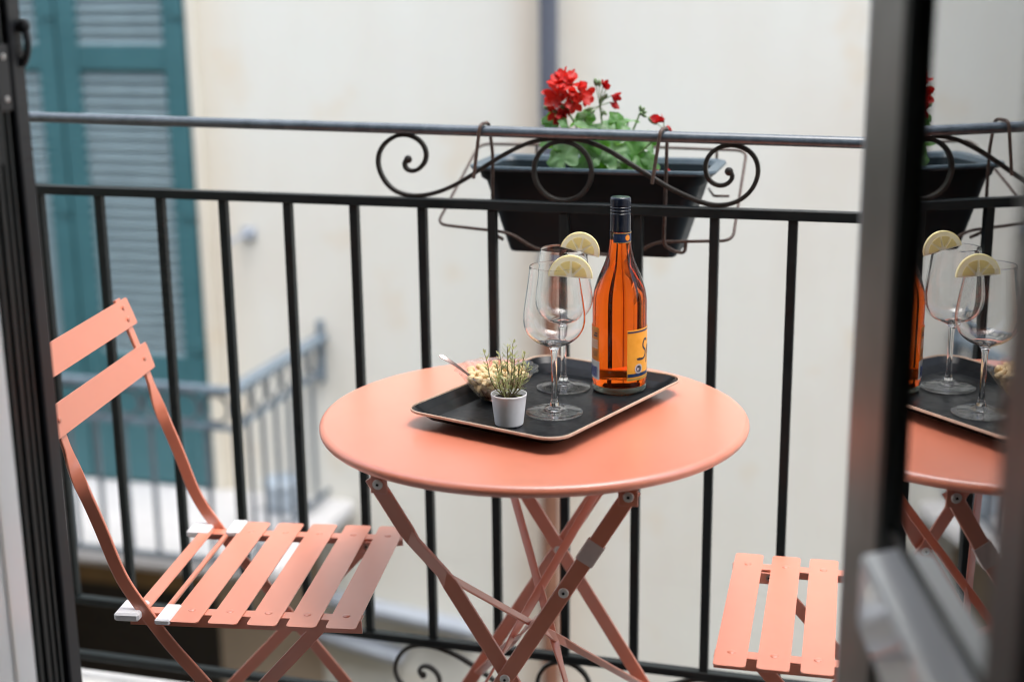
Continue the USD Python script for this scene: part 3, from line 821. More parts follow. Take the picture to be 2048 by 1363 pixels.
c0, c1 = np.array([xz(1, 0.587), -0.223, 0.587]), np.array([xz(1, 0.614), -0.223, 0.614])
part(tb, 'tape_band', strip([c0, c1], (1, 0, -0.62), BW + 0.0035, BT + 0.003), 'clear_tape', 25, label='clear plastic sleeve round the leg')
for fr in (-1, 1):
    for sg_ in (-1, 1):
        p = np.array([xz(sg_, 0.012), 0.22 * fr, 0.0])
        part(tb, 'foot_cap', box(p[0] - 0.016, p[0] + 0.016, p[1] - 0.007, p[1] + 0.007, 0.0, 0.022, 0.003), 'white_plastic', 30)

# ------------------------------------------------------------------ the folding chairs


def make_chair(name, label, loc, rz):
    t = thing(name, label, 'chair', loc, rz, None)
    L = 0.185
    for k in range(5):
        f = -0.11 + 0.055 * k
        pl = shapely.Polygon(rrect(0.0415, 2 * L, 0.006, 4))
        sl = move(extrude(pl, 0.0018), f, 0, 0.4535)
        s = part(t, 'seat_slat', sl, 'salmon_paint', 25)
        for sy in (-0.1455, 0.1455):
            r = ellipsoid((f, sy, 0.4553), (0.0055, 0.0055, 0.0016), 2)
            part(s, 'rivet', r, 'salmon_paint', True)
    for sy in (-1, 1):
        y = 0.1455 * sy
        part(t, 'seat_rail', cat([box(-0.195, 0.132, y - 0.010, y + 0.010, 0.4505, 0.4532, 0.0006), box(-0.195, 0.132, y + sy * 0.0072, y + sy * 0.0100, 0.4355, 0.4504, 0.0006)]), 'salmon_paint', 25)
    part(t, 'rear_bar', box(-0.192, -0.171, -0.150, 0.150, 0.4536, 0.4562, 0.0008), 'salmon_paint', 25)
    for sy in (-0.143, 0.143):
        part(t, 'rivet', ellipsoid((-0.1815, sy, 0.4565), (0.005, 0.005, 0.0016), 2), 'salmon_paint', True)
    part(t, 'rod', cyl((-0.150, -0.145, 0.4495), (-0.150, 0.145, 0.4495), 0.0042, 14), 'salmon_paint', 50)
    prof_ = [(-0.309, 0.826), (-0.287, 0.768), (-0.266, 0.700), (-0.254, 0.657), (-0.237, 0.610), (-0.220, 0.560), (-0.199, 0.501), (-0.171, 0.455), (-0.142, 0.412), (-0.100, 0.360), (-0.066, 0.315), (-0.036, 0.276), (0.0, 0.229), (0.165, 0.004)]
    for sy in (-1, 1):
        y = 0.160 * sy
        C = spline([(f, 0.0, z) for f, z in prof_], 90)
        C[:, 1] = y
        T = np.gradient(C, axis=0)
        T /= np.linalg.norm(T, axis=1, keepdims=True)
        inpl = np.cross(T, [0, 1.0, 0])
        ang = np.clip((0.690 - C[:, 2]) / 0.065, 0, 1) * PI / 2        # the twist below the back slats
        U = np.cos(ang)[:, None] * np.array([0, 1.0, 0]) + np.sin(ang)[:, None] * inpl
        U[:, 1] *= 1
        part(t, 'back_upright', strip(C, U, 0.0185, 0.0052), 'salmon_paint', 30)
        Pf = np.array([(0.082, 0.149 * sy - sy * 0.012, 0.4475), (-0.058, 0.149 * sy - sy * 0.004, 0.293), (-0.325, 0.149 * sy, 0.004)])
        part(t, 'front_leg', strip(Pf, (0.7, 0, -0.7), 0.0190, 0.0052), 'salmon_paint', 30)
        part(t, 'bracket', cat([box(0.066, 0.096, 0.1315 * sy - 0.0015, 0.1315 * sy + 0.0015, 0.432, 0.4500, 0.0008)]), 'salmon_paint', 30)
        for yy, fz, dz in ((0.137 * sy - sy * 0.0035, (0.078, 0.442), -1), (0.137 * sy + sy * 0.0028, (0.078, 0.442), 1), (0.160 * sy + sy * 0.0028, (-0.058, 0.2945), 1)):
            c = np.array([fz[0], yy, fz[1]])
            bolt(t, c, (0, sy * dz, 0), 0.0060)
        part(t, 'foot_cap', box(0.150, 0.180, y - 0.007, y + 0.007, 0.0, 0.02, 0.003), 'white_plastic', 30)
        part(t, 'foot_cap', box(-0.338, -0.308, 0.149 * sy - 0.007, 0.149 * sy + 0.007, 0.0, 0.02, 0.003), 'white_plastic', 30)
    # back slats, leaning with the uprights
    for za, zb in ((0.7845, 0.8245), (0.7130, 0.7530)):
        fa, fb_ = np.interp([za, zb], [0.657, 0.700, 0.768, 0.826], [-0.254, -0.266, -0.287, -0.309])
        d = np.array([fb_ - fa, zb - za])
        h = np.linalg.norm(d)
        lean = math.degrees(math.atan2(d[0], d[1]))
        pl = shapely.Polygon(rrect(2 * L + 0.004, h + 0.001, 0.004, 4))
        m = extrude(pl, 0.0018)                       # x: along the chair's width, y: up
        m.apply_transform(np.array([[0, 0, 1, 0], [1, 0, 0, 0], [0, 1, 0, 0], [0, 0, 0, 1]], float))
        m = rot(m, (0, 1, 0), lean)
        off = 0.0038
        m = move(m, (fa + fb_) / 2 + off * math.cos(math.radians(lean)), 0, (za + zb) / 2 - off * math.sin(math.radians(lean)) * -1)
        m.fix_normals()
        s = part(t, 'back_slat', m, 'salmon_paint', 25)
        for sy in (-0.160, 0.160):
            for dz in ((-0.009, 0.009) if za > 0.77 else (0.0,)):
                zc = (za + zb) / 2 + dz
                fc = np.interp(zc, [0.657, 0.700, 0.768, 0.826], [-0.254, -0.266, -0.287, -0.309])
                part(s, 'rivet', ellipsoid((fc + 0.0062, sy, zc), (0.0017, 0.0045, 0.0045), 2), 'salmon_paint', True)
    # cross straps between the front legs and between the rear feet
    part(t, 'stretcher', strip(np.array([(-0.205, -0.144, 0.135), (-0.190, -0.110, 0.150), (-0.190, 0.110, 0.150), (-0.205, 0.144, 0.135)]), [(1, 0, 1), (0, 0, 1), (0, 0, 1), (1, 0, 1)], 0.014, 0.004), 'salmon_paint', 30)
    part(t, 'stretcher', strip(np.array([(0.10, -0.157, 0.10), (0.10, 0.157, 0.10)]), (0.6, 0, 0.8), 0.014, 0.004), 'salmon_paint', 30)
    # white packing clips left on the seat
    for sy in (-1, 1):
        part(t, 'white_clip', box(-0.212, -0.176, sy * 0.152 - 0.024, sy * 0.152 + 0.024, 0.4475, 0.4600, 0.003), 'white_plastic', 30, label='white plastic packing clip')
        part(t, 'white_clip', cat([box(-0.150, -0.128, sy * 0.160 - 0.026, sy * 0.160 + 0.026, 0.4495, 0.4580, 0.002)]), 'white_plastic', 30, label='white plastic packing clip')
    return t


make_chair('bistro_chair', 'salmon metal folding chair left of the table, its slatted back in view', (-0.861, -0.386, 0), 9.5)
c2 = UsdGeom.Xform.Define(stage, '/World/' + numbered('/World', 'bistro_chair'))
c2.AddTranslateOp().Set(Gf.Vec3d(-0.100, -0.334, 0.0))
c2.AddRotateZOp().Set(182.7)
c2.GetPrim().GetReferences().AddInternalReference('/World/bistro_chair')
c2.GetPrim().SetInstanceable(True)
tag(c2.GetPrim(), 'salmon metal folding chair right of the table, half hidden by the open glazed door', 'chair')

# ------------------------------------------------------------------ tray and what stands on it
tr = thing('serving_tray', 'black rectangular serving tray with pale wooden edge on the round table', 'tray', (-0.4935, -0.302, 0.710), 71.5)
TW, TD = 0.352, 0.256
prof_ = [(0.272, 0.178, 0.012, 0.0008), (0.282, 0.188, 0.016, 0.0014), (TW - 0.004, TD - 0.004, 0.030, 0.0205), (TW - 0.010, TD - 0.010, 0.028, 0.0218), (0.306, 0.212, 0.018, 0.0062), (0.298, 0.204, 0.014, 0.0050), (0.280, 0.186, 0.008, 0.0048)]
part(tr, 'tray_body', fixn(loft([rring(w, d, r, z, 8) for w, d, r, z in prof_])), 'tray_black', 30)
e = [(TW - 0.0042, TD - 0.0042, 0.030, 0.0185), (TW, TD, 0.032, 0.0192), (TW, TD, 0.032, 0.0222), (TW - 0.0025, TD - 0.0025, 0.031, 0.0232), (TW - 0.0040, TD - 0.0040, 0.030, 0.0222)]
part(tr, 'wooden_edge', fixn(loft([rring(w, d, r, z, 8) for w, d, r, z in e], cap=False, close_v=True)), 'tray_edge', 30)
ZF = 0.7152


def wine_glass(x, y, label, lean):
    t = thing('wine_glass', label, 'wine glass', (x, y, ZF), 0)
    o = [(0.0, 0.0012), (0.030, 0.0008), (0.0385, 0.0004), (0.0398, 0.0012), (0.0390, 0.0024), (0.030, 0.0038), (0.018, 0.0058), (0.009, 0.0095), (0.0058, 0.0150), (0.0043, 0.026), (0.0040, 0.050), (0.0042, 0.080), (0.0056, 0.0905), (0.0090, 0.0960)]
    bowl = [(0.0, 0.0955), (0.012, 0.0972), (0.022, 0.1015), (0.032, 0.1085), (0.0390, 0.1180), (0.0424, 0.1285), (0.0428, 0.138), (0.0412, 0.154), (0.0385, 0.172), (0.0358, 0.190), (0.0335, 0.2085)]
    th = [0.0036, 0.0018, 0.0014, 0.0012, 0.0011, 0.0010, 0.0009, 0.0009, 0.0009, 0.0009, 0.0009]
    from scipy.interpolate import CubicSpline
    B = np.array(bowl)
    d = np.r_[0, np.cumsum(np.linalg.norm(np.diff(B, axis=0), axis=1))]
    q = np.linspace(0, d[-1], 36)
    Bs = CubicSpline(d, B)(q)
    ts = np.interp(q, d, th)
    T = np.gradient(Bs, axis=0)
    T /= np.linalg.norm(T, axis=1, keepdims=True)
    N = np.c_[T[:, 1], -T[:, 0]]
    inner = Bs - N * ts[:, None] * 1.0
    inner[:, 0] = np.maximum(inner[:, 0], 0)
    inner[0] = (0.0, Bs[0, 1] + ts[0])
    rim = (Bs[-1] + inner[-1]) / 2 + [0, 0.0005]
    outer_lo = [tuple(p) for p in Bs[6:]]
    O = np.array(o)
    d = np.r_[0, np.cumsum(np.linalg.norm(np.diff(O[5:], axis=0), axis=1))]
    Os = CubicSpline(d, O[5:])(np.linspace(0, d[-1], 28))
    prof = [tuple(p) for p in O[:5]] + [tuple(p) for p in Os] + [p for p in outer_lo if p[1] > 0.0990] + [tuple(rim)] + [tuple(p) for p in inner[::-1]]
    prof[-1] = (0.0, prof[-1][1])
    foot = [p for p in prof[:40] if p[1] <= 0.0125 and p[1] < 0.05]
    ft = foot[-1][1]
    part(t, 'foot', revolve(foot + [(0.0, ft)], 72), 'foot_glass', 50)
    up = [(0.0, ft + 0.0001), (foot[-1][0], ft + 0.0001)] + prof[len(foot):]
    part(t, 'bowl_and_stem', revolve(up, 72), 'clear_glass', 50)
    return t


G1, G2 = (-0.4755, -0.3410), (-0.4938, -0.2150)
wine_glass(*G1, 'empty stemmed wine glass at the front of the tray, nearer the white pot', 0)
wine_glass(*G2, 'empty stemmed wine glass behind the other one, beside the bottle', 0)


def lemon(loc, roll, yaw, label, R=0.0320):
    t = thing('lemon_slice', label, 'lemon slice', loc, 0)

    def half(r0, r1, y0, thick, a0=0.0, a1=180.0, n=36):
        a_ = np.radians(np.linspace(a0, a1, n))
        pts = [(r1 * math.cos(q), r1 * math.sin(q)) for q in a_] + ([(r0 * math.cos(q), r0 * math.sin(q)) for q in a_[::-1]] if r0 > 0 else [(0, 0)])
        m = extrude(shapely.Polygon(pts), thick)
        m.apply_translation((0, y0, -thick / 2))
        # stand the slice up: x right, z up, thickness along y
        m.apply_transform(np.array([[1, 0, 0, 0], [0, 0, -1, 0], [0, 1, 0, 0], [0, 0, 0, 1]], float))
        m = rot(m, (0, 1, 0), roll)
        m = rot(m, (0, 0, 1), yaw)
        return m
    part(t, 'rind', half(R * 0.945, R, 0, 0.0050), 'lemon_rind', 40)
    part(t, 'pith', half(0.0, R * 0.943, 0, 0.0043), 'lemon_pith', 40)
    for k in range(4):
        a0, a1 = 4 + 44.0 * k, 4 + 44.0 * k + 40
        c = math.radians((a0 + a1) / 2)
        wedge = shapely.Polygon([(0.0035 * math.cos(c), 0.0035 * math.sin(c))] + [(R * 0.76 * math.cos(math.radians(q)), R * 0.76 * math.sin(math.radians(q))) for q in np.linspace(a0, a1, 9)]).buffer(-0.0013).buffer(0.0008)
        m = extrude(wedge, 0.0054)
        m.apply_translation((0, 0, -0.0027))
        m.apply_transform(np.array([[1, 0, 0, 0], [0, 0, -1, 0], [0, 1, 0, 0], [0, 0, 0, 1]], float))
        m = rot(rot(m, (0, 1, 0), roll), (0, 0, 1), yaw)
        part(t, 'segment', m, 'lemon_flesh', 40)


lemon((G1[0] + 0.026, G1[1] - 0.012, ZF + 0.197), 3, 8, 'half slice of lemon on the rim of the front wine glass', 0.0300)
lemon((G2[0] + 0.026, G2[1] - 0.006, ZF + 0.206), 14, 4, 'half slice of lemon on the rim of the rear wine glass, by the bottle', 0.0286)

# bottle
bt = thing('spirit_bottle', 'tall clear glass bottle of bright orange spirit with navy cap on the tray', 'bottle', (-0.4130, -0.2005, ZF), 0)
BP = [(0.0405 - 0.0010, 0.0085), (0.0396, 0.030), (0.0396, 0.115), (0.0394, 0.134), (0.0378, 0.146), (0.0350, 0.157), (0.0310, 0.1685), (0.0265, 0.1790), (0.0225, 0.1885), (0.0190, 0.1995), (0.0166, 0.2105), (0.0152, 0.2220), (0.0147, 0.2345)]
from scipy.interpolate import PchipInterpolator
zz = np.linspace(0.0112, 0.2345, 60)
rr = PchipInterpolator([p[1] for p in BP], [p[0] for p in BP])(zz)
body = [(0.0, 0.0125), (0.020, 0.0122), (0.033, 0.0112), (0.0382, 0.0103)] + list(zip(rr, zz)) + [(0.0140, 0.2348), (0, 0.2348)]
part(bt, 'filled_body', revolve(body, 96), 'orange_spirit', 50)
base = [(0.0, 0.0118), (0.022, 0.0115), (0.0330, 0.0105), (0.0380, 0.0098), (0.0396, 0.0104), (0.0396, 0.0060), (0.0390, 0.0036), (0.0376, 0.0014), (0.0350, 0.0002), (0.0325, 0.0006), (0.022, 0.0050), (0.0, 0.0062)]
part(bt, 'glass_base', revolve(base, 72), 'bottle_base_glass', 50)
cap = [(0.0, 0.2352), (0.0152, 0.2352), (0.0154, 0.2362), (0.0150, 0.2372), (0.0150, 0.2590)]
for q in (0.2610, 0.2655, 0.2700):
    cap += [(0.0150, q), (0.0143, q + 0.0008), (0.0143, q + 0.0016), (0.0151, q + 0.0024)]
cap += [(0.0151, 0.2770), (0.0150, 0.2815), (0.0144, 0.2832), (0.0132, 0.2842), (0.0, 0.2845)]
part(bt, 'cap', revolve(cap, 48), 'cap_navy', 35)


def wrap(poly, r, z0, az0, depth=0.0004, step=0.0025):
    """A flat shape (x along the circumference, y up; metres) wrapped round the bottle at radius r (or r(z)), facing out."""
    out = []
    polys = getattr(poly, 'geoms', [poly])
    for g in polys:
        if g.is_empty or g.geom_type != 'Polygon':
            continue
        x0, y0, x1, y1 = g.bounds
        n = max(1, int(math.ceil((x1 - x0) / step)))
        for k in range(n):
            cell = g.intersection(sg.box(x0 + (x1 - x0) * k / n, y0 - 1, x0 + (x1 - x0) * (k + 1) / n, y1 + 1))
            for h in getattr(cell, 'geoms', [cell]):
                if h.geom_type == 'Polygon' and h.area > 1e-10:
                    out.append(extrude(h, depth))
    m = cat(out)
    v = np.array(m.vertices)
    R = r + v[:, 2]
    az = az0 + v[:, 0] / r
    m.vertices = np.c_[R * np.cos(az), R * np.sin(az), z0 + v[:, 1]]
    m.merge_vertices(digits_vertex=7)
    return m


def stroke(pts, w, n=40):
    C = spline(np.array([(x, y, 0) for x, y in pts], float), n)[:, :2]
    return sg.LineString(C).buffer(w / 2, cap_style=1)


RB = 0.0399
AZL = math.radians(-62.0)
fl = part(bt, 'front_label', wrap(sg.box(0, 0, 0.080, 0.0755), RB, 0.0215, AZL), 'label_yellow', 30, label='yellow front label with dark script lettering')
part(fl, 'top_line', wrap(sg.box(0.0006, 0.0712, 0.079, 0.0735), RB + 0.0005, 0.0215, AZL, 0.0001), 'label_navy', 30)
part(fl, 'bottom_line', wrap(sg.box(0.0006, 0.0055, 0.079, 0.0105), RB + 0.0005, 0.0215, AZL, 0.0001), 'label_navy', 30)
part(fl, 'gold_line', wrap(sg.box(0.0006, 0.0015, 0.079, 0.0035), RB + 0.0005, 0.0215, AZL, 0.0001), 'label_gold', 30)
DX = -0.0095
S_ = stroke([(0.0485, 0.0565), (0.0440, 0.0590), (0.0385, 0.0530), (0.0400, 0.0465), (0.0455, 0.0410), (0.0440, 0.0340), (0.0360, 0.0305), (0.0270, 0.0315)], 0.0030, 60)
S_ = S_.union(sg.Polygon([(0.0245, 0.0325), (0.034, 0.0298), (0.038, 0.0318), (0.030, 0.0332)]))
import shapely.affinity as aff
part(fl, 'letter_s', wrap(aff.translate(S_, DX, 0), RB + 0.0005, 0.0215, AZL, 0.0001, 0.0015), 'label_ink', 30)
P_ = stroke([(0.0545, 0.0480), (0.0520, 0.0380), (0.0490, 0.0240)], 0.0028, 20).union(stroke([(0.0520, 0.0385), (0.0555, 0.0470), (0.0600, 0.0450), (0.0590, 0.0375), (0.0535, 0.0360)], 0.0026, 40))
part(fl, 'letter_p', wrap(aff.translate(P_, DX, 0), RB + 0.0005, 0.0215, AZL, 0.0001, 0.0015), 'label_ink', 30)
em = sg.Point(0.0195, 0.0170).buffer(0.0072)
part(fl, 'emblem_disc', wrap(em, RB + 0.0005, 0.0215, AZL, 0.0001, 0.0015), 'label_silver', 30)
part(fl, 'emblem_ring', wrap(sg.Point(0.0195, 0.0170).buffer(0.0048).difference(sg.Point(0.0195, 0.0170).buffer(0.0036)), RB + 0.0007, 0.0215, AZL, 0.0001, 0.0015), 'label_ink', 30)
part(fl, 'emblem_mark', wrap(stroke([(0.0182, 0.0190), (0.0205, 0.0195), (0.0215, 0.0170), (0.0195, 0.0145)], 0.0016, 20), RB + 0.0007, 0.0215, AZL, 0.0001, 0.0015), 'label_ink', 30)
AZB = math.radians(-126.0 - 86.0)
bl = part(bt, 'back_label', wrap(sg.box(0, 0.027, 0.0600, 0.0765), RB, 0.0215, AZB), 'label_orange', 30, label='orange back label with small print')
part(bl, 'label_band', wrap(sg.box(0.0003, 0.0725, 0.0597, 0.0760), RB + 0.0005, 0.0215, AZB, 0.0001), 'label_yellow', 30)
txt = [sg.box(0.050 - q[0], q[1], 0.0585, q[1] + 0.0014) for q in ((0.03, 0.056), (0.025, 0.0525), (0.03, 0.049), (0.022, 0.0455))]
part(bl, 'small_print', wrap(shapely.union_all(txt), RB + 0.0005, 0.0215, AZB, 0.0001), 'label_white', 30)
part(bl, 'small_print', wrap(shapely.union_all([sg.box(0.048, 0.0625, 0.0575, 0.0650), sg.box(0.050, 0.0665, 0.0575, 0.0685), sg.box(0.048, 0.0400, 0.0575, 0.0410), sg.box(0.046, 0.0370, 0.0575, 0.0380), sg.box(0.048, 0.0340, 0.0575, 0.0350)]), RB + 0.0005, 0.0215, AZB, 0.0001), 'label_ink', 30)
wl = part(bt, 'barcode_label', wrap(sg.box(0.030, -0.001, 0.0610, 0.0265), RB, 0.0215, AZB), 'label_white', 30, label='white label with blue barcode')
bars, x = [], 0.0325
while x < 0.0585:
    w = RNG.choice([0.0005, 0.0009, 0.0014])
    bars.append(sg.box(x, 0.002, x + w, 0.0175))
    x += w + RNG.choice([0.0006, 0.0010])
part(wl, 'barcode', wrap(shapely.union_all(bars), RB + 0.0005, 0.0215, AZB, 0.0001), 'label_blue_ink', 30)
AZN = math.radians(-118)
nl = part(bt, 'neck_label', wrap(sg.box(0, 0, 0.080, 0.0150), 0.01505, 0.2195, AZN), 'label_navy', 30, label='navy neck label with gold edges')
part(nl, 'gold_edge', wrap(sg.box(0, 0.0136, 0.080, 0.0148), 0.01565, 0.2195, AZN, 0.0001), 'label_gold', 30)
part(nl, 'gold_edge', wrap(sg.box(0, 0.0003, 0.080, 0.0012), 0.01565, 0.2195, AZN, 0.0001), 'label_gold', 30)
part(nl, 'neck_mark', wrap(sg.Point(0.0225, 0.0075).buffer(0.0042), 0.01565, 0.2195, AZN, 0.0001, 0.001), 'label_orange', 30)

# bowl of peanuts
BX, BY = -0.5745, -0.2890
bw = thing('nut_bowl', 'clear plastic bowl of peanuts on the left end of the tray', 'bowl', (BX, BY, ZF), 0)


def scal(a_, r, z):
    k = np.clip((r - 0.026) / 0.034, 0, 1)
    return 0.0018 * k * np.cos(14 * a_)


bo = [(0.0, 0.0), (0.022, 0.0), (0.0255, 0.0012), (0.031, 0.0075), (0.040, 0.019), (0.0485, 0.0315), (0.0545, 0.041), (0.0600, 0.0432), (0.0606, 0.0440)]
bi = [(0.0598, 0.0446), (0.0540, 0.0424), (0.0476, 0.0322), (0.0390, 0.0198), (0.030, 0.0084), (0.0245, 0.0022), (0.0215, 0.0010), (0.0, 0.0010)]
part(bw, 'bowl', revolve(bo + bi, 84, scal), 'clear_plastic', 40)


def bowl_r(z):
    return np.interp(z, [0.001, 0.0084, 0.0198, 0.0322, 0.0424], [0.0225, 0.029, 0.038, 0.0465, 0.053])


nuts = []
g = np.random.default_rng(5)
tries = 0
while len(nuts) < 150 and tries < 60000:
    tries += 1
    z = g.uniform(0.0058, 0.031 if tries < 30000 else 0.0375)
    R = bowl_r(z) - 0.0062
    r = R * math.sqrt(g.uniform(0, 1))
    a_ = g.uniform(0, 2 * PI)
    p = np.array([r * math.cos(a_), r * math.sin(a_), z])
    if all(np.linalg.norm(p - q) > 0.0098 for q in nuts):
        nuts.append(p)
for p in nuts:
    L_ = g.uniform(0.0024, 0.0040)
    d = g.normal(0, 1, 3) * [1, 1, 0.5]
    d /= np.linalg.norm(d)
    r1, r2 = g.uniform(0.0040, 0.0048), g.uniform(0.0038, 0.0046)
    pts = []
    for c, r in ((p - d * L_, r1), (p, 0.0037), (p + d * L_, r2)):
        pts.append(trimesh.creation.icosphere(1, r).vertices + c)
    v = np.vstack(pts)
    rad = np.hypot(v[:, 0], v[:, 1])
    lim = np.interp(np.clip(v[:, 2], 0.0012, 0.0424), [0.001, 0.0084, 0.0198, 0.0322, 0.0424], [0.0225, 0.029, 0.038, 0.0465, 0.053]) - 0.0012
    f_ = np.minimum(1, lim / np.maximum(rad, 1e-6))
    v[:, 0] *= f_
    v[:, 1] *= f_
    v[:, 2] = np.maximum(v[:, 2], 0.0014)
    hull = trimesh.convex.convex_hull(v)
    hull.apply_translation((BX, BY, ZF))
    solo('peanut', hull, 'peanut', 'pale roasted peanut lying among the others in the clear bowl', 'peanut', 'peanuts in the clear bowl', True)

# teaspoon leaning in the bowl
sp = thing('teaspoon', 'steel teaspoon leaning over the left rim of the peanut bowl', 'spoon', (0, 0, 0))
cw = np.array([math.cos(YAW), -math.sin(YAW), 0])        # screen-right direction on the table
tip = np.array([BX, BY, ZF]) + 0.002 * cw + np.array([0.0, -0.0335, 0.0155])
E0 = np.array([BX, BY, ZF]) - 0.0800 * cw + np.array([0, -0.006, 0.066])
C = spline([E0, E0 * 0.66 + tip * 0.34 + [0, -0.002, 0.004], E0 * 0.30 + tip * 0.70 + [0, 0, 0.0015], E0 * 0.18 + tip * 0.82], 30)
Uw = np.cross(C[-1] - C[0], [0, -0.6, 0.8])
part(sp, 'handle', strip(C, Uw, np.interp(np.linspace(0, 1, 30), [0, 0.06, 0.6, 1], [0.0030, 0.0062, 0.0034, 0.0034]), 0.0016), 'spoon_steel', 40)
d = tip - E0
d /= np.linalg.norm(d)
s_ = Uw / np.linalg.norm(Uw)
s_ = s_ - (s_ @ d) * d
s_ /= np.linalg.norm(s_)
n_ = np.cross(s_, d)
if n_[2] < 0:
    n_ = -n_
V, F = [], []
nu, nv = 14, 9
for i in range(nu):
    t_ = i / (nu - 1)
    w = 0.0105 * math.sin(PI * min(max(t_, 0.02), 0.98)) ** 0.6 * (0.86 + 0.24 * t_) + 0.0005
    for j in range(nv):
        q = -1 + 2 * j / (nv - 1)
        V.append(C[-1] + d * 0.036 * (t_ - 0.06) + s_ * w * q - n_ * 0.0055 * (1 - q * q) * math.sin(PI * t_) ** 0.7)
for i in range(nu - 1):
    for j in range(nv - 1):
        a_ = i * nv + j
        F += [[a_, a_ + 1, a_ + nv + 1], [a_, a_ + nv + 1, a_ + nv]]
V = np.array(V)
V2 = V + n_ * 0.0009
m = trimesh.Trimesh(np.vstack([V, V2]), np.vstack([F, np.array(F)[:, ::-1] + len(V)]), process=False)
part(sp, 'spoon_bowl', m, 'spoon_steel', 60)

# little white pot with a rosemary-like sprig plant
PX, PY = -0.5225, -0.4060
pp = thing('potted_herb', 'small white pot with a spindly green herb at the front of the tray', 'potted plant', (PX, PY, ZF), 0)
pr = [(0.0, 0.0002), (0.0178, 0.0002), (0.0190, 0.0010), (0.0196, 0.0028), (0.0236, 0.0368), (0.0240, 0.0405), (0.0244, 0.0412), (0.0247, 0.0430), (0.0244, 0.0440), (0.0236, 0.0442), (0.0230, 0.0436), (0.0222, 0.0350), (0.018, 0.004), (0, 0.004)]
part(pp, 'pot', revolve(pr, 64), 'pot_ceramic', 40)
a_ = np.linspace(0, 2 * PI, 33)[:-1]
sv = [(0, 0, 0.0385)]
for q in (0.4, 0.8, 1.0):
    for t_ in a_:
        sv.append((0.0222 * q * math.cos(t_), 0.0222 * q * math.sin(t_), 0.0372 + 0.0022 * (1 - q) + RNG.normal(0, 0.0007)))
F = []
for k in range(32):
    k2 = (k + 1) % 32
    F.append([0, 1 + k, 1 + k2])
    for lv in range(2):
        a0, b0 = 1 + lv * 32, 1 + (lv + 1) * 32
        F += [[a0 + k, b0 + k, b0 + k2], [a0 + k, b0 + k2, a0 + k2]]
part(pp, 'soil', trimesh.Trimesh(sv, F, process=False), 'soil', True)
sprigs = [  # tip offset along screen right, depth, height above soil; bow
    (-0.0265, -0.004, 0.0615, -0.5), (-0.0135, 0.010, 0.0575, -0.3), (-0.0020, 0.002, 0.0690, 0.0), (0.0055, 0.008, 0.0745, 0.1), (0.0225, 0.002, 0.0600, 0.4), (0.0165, -0.009, 0.0480, 0.5), (-0.0130, -0.010, 0.0340, -0.4), (0.0240, 0.010, 0.0400, 0.6), (0.004, -0.012, 0.0300, 0.3), (-0.0200, 0.006, 0.0450, -0.4), (0.0110, -0.004, 0.0560, 0.2)]
for sx, sy, h, bow in sprigs:
    b0 = np.array([RNG.normal(0, 0.0025), RNG.normal(0, 0.0025), 0.0375])
    tipv = b0 + sx * cw + np.array([0, sy, h])
    midv = b0 + 0.62 * sx * cw + np.array([0, sy * 0.6, h * 0.30])
    C = spline([b0, b0 * 0.55 + midv * 0.45 + np.array([0, 0, -0.002]), midv, midv * 0.4 + tipv * 0.6, tipv], 26)
    st = part(pp, 'sprig', tube(C, np.linspace(0.0009, 0.0005, 26), 6), 'sprig_stem', 60)
    lv = []
    k = 4
    side = RNG.uniform(0, 6)
    while k < 26:
        T = C[min(k + 1, 25)] - C[k - 1]
        T /= np.linalg.norm(T)
        e1, e2, _ = frame(T, (0.3, -1, 0.2))
        for q in range(4 if k > 7 else 2):
            side += 2.2
            rd = math.cos(side) * e1 + math.sin(side) * e2
            dd = rd * 0.85 + T * RNG.uniform(0.3, 0.9)
            lv.append(petal_mesh(C[k], dd, T - 0.3 * rd, RNG.uniform(0.0080, 0.0130) * (0.75 if k > 22 else 1), 0.0027, 0.15))
        k += 3
    part(st, 'needle_leaves', cat(lv), 'sprig_leaf', True, kind='stuff')

# ------------------------------------------------------------------ the glazed door: open leaf on the right, closed leaf on the left
TH = 0.24225799
nv_ = np.array([math.cos(TH), math.sin(TH), 0])
tv_ = np.array([-nv_[1], nv_[0], 0])
HG = -0.24927178 * nv_ - 0.830 * tv_
# leaf frame: local X runs from the hinge towards the room, local Y points out of the pane to the left
dl = thing('glazed_door', 'open glazed door leaf at the right edge, its pane mirroring the table', 'door', tuple(HG), math.degrees(math.atan2(-tv_[1], -tv_[0])))
W_, ZB, ZT_ = 0.54, 0.016, 2.30


def lbox(e0, e1, d0, d1, z0, z1, bev=0.0):
    return box(e0, e1, -d1, -d0, z0, z1, bev)


FD, E1, E2 = 0.0115, 0.143, 0.450
part(dl, 'hinge_stile', lbox(0.0, E1, -0.030, FD, ZB, ZT_, 0.008), 'leaf_taupe', 30)
part(dl, 'lit_edge_strip', lbox(-0.016, -0.0005, -0.02, FD - 0.003, ZB, ZT_, 0.004), 'lit_edge_grey', 30, label='pale grey strip standing in for the light on the stile edge')  # added strip: its pale colour paints the lit edge of the stile
part(dl, 'seal', lbox(E1 + 0.0005, E1 + 0.0035, -0.02, FD - 0.001, ZB + 0.1, ZT_ - 0.1), 'leaf_seal', False)
part(dl, 'closing_stile', lbox(E2, W_, -0.030, FD, ZB, ZT_, 0.006), 'leaf_taupe', 30)
part(dl, 'seal', lbox(E2 + 0.034, W_ + 0.002, FD + 0.0005, FD + 0.008, ZB, ZT_), 'leaf_seal', False)
part(dl, 'top_rail', lbox(E1 + 0.004, E2 - 0.0005, -0.028, FD - 0.002, ZT_ - 0.12, ZT_, 0.006), 'leaf_taupe', 30)
part(dl, 'lower_panel', lbox(E1 + 0.004, E2 - 0.0005, -0.014, 0.008, ZB + 0.02, 0.7705), 'leaf_taupe', 30)
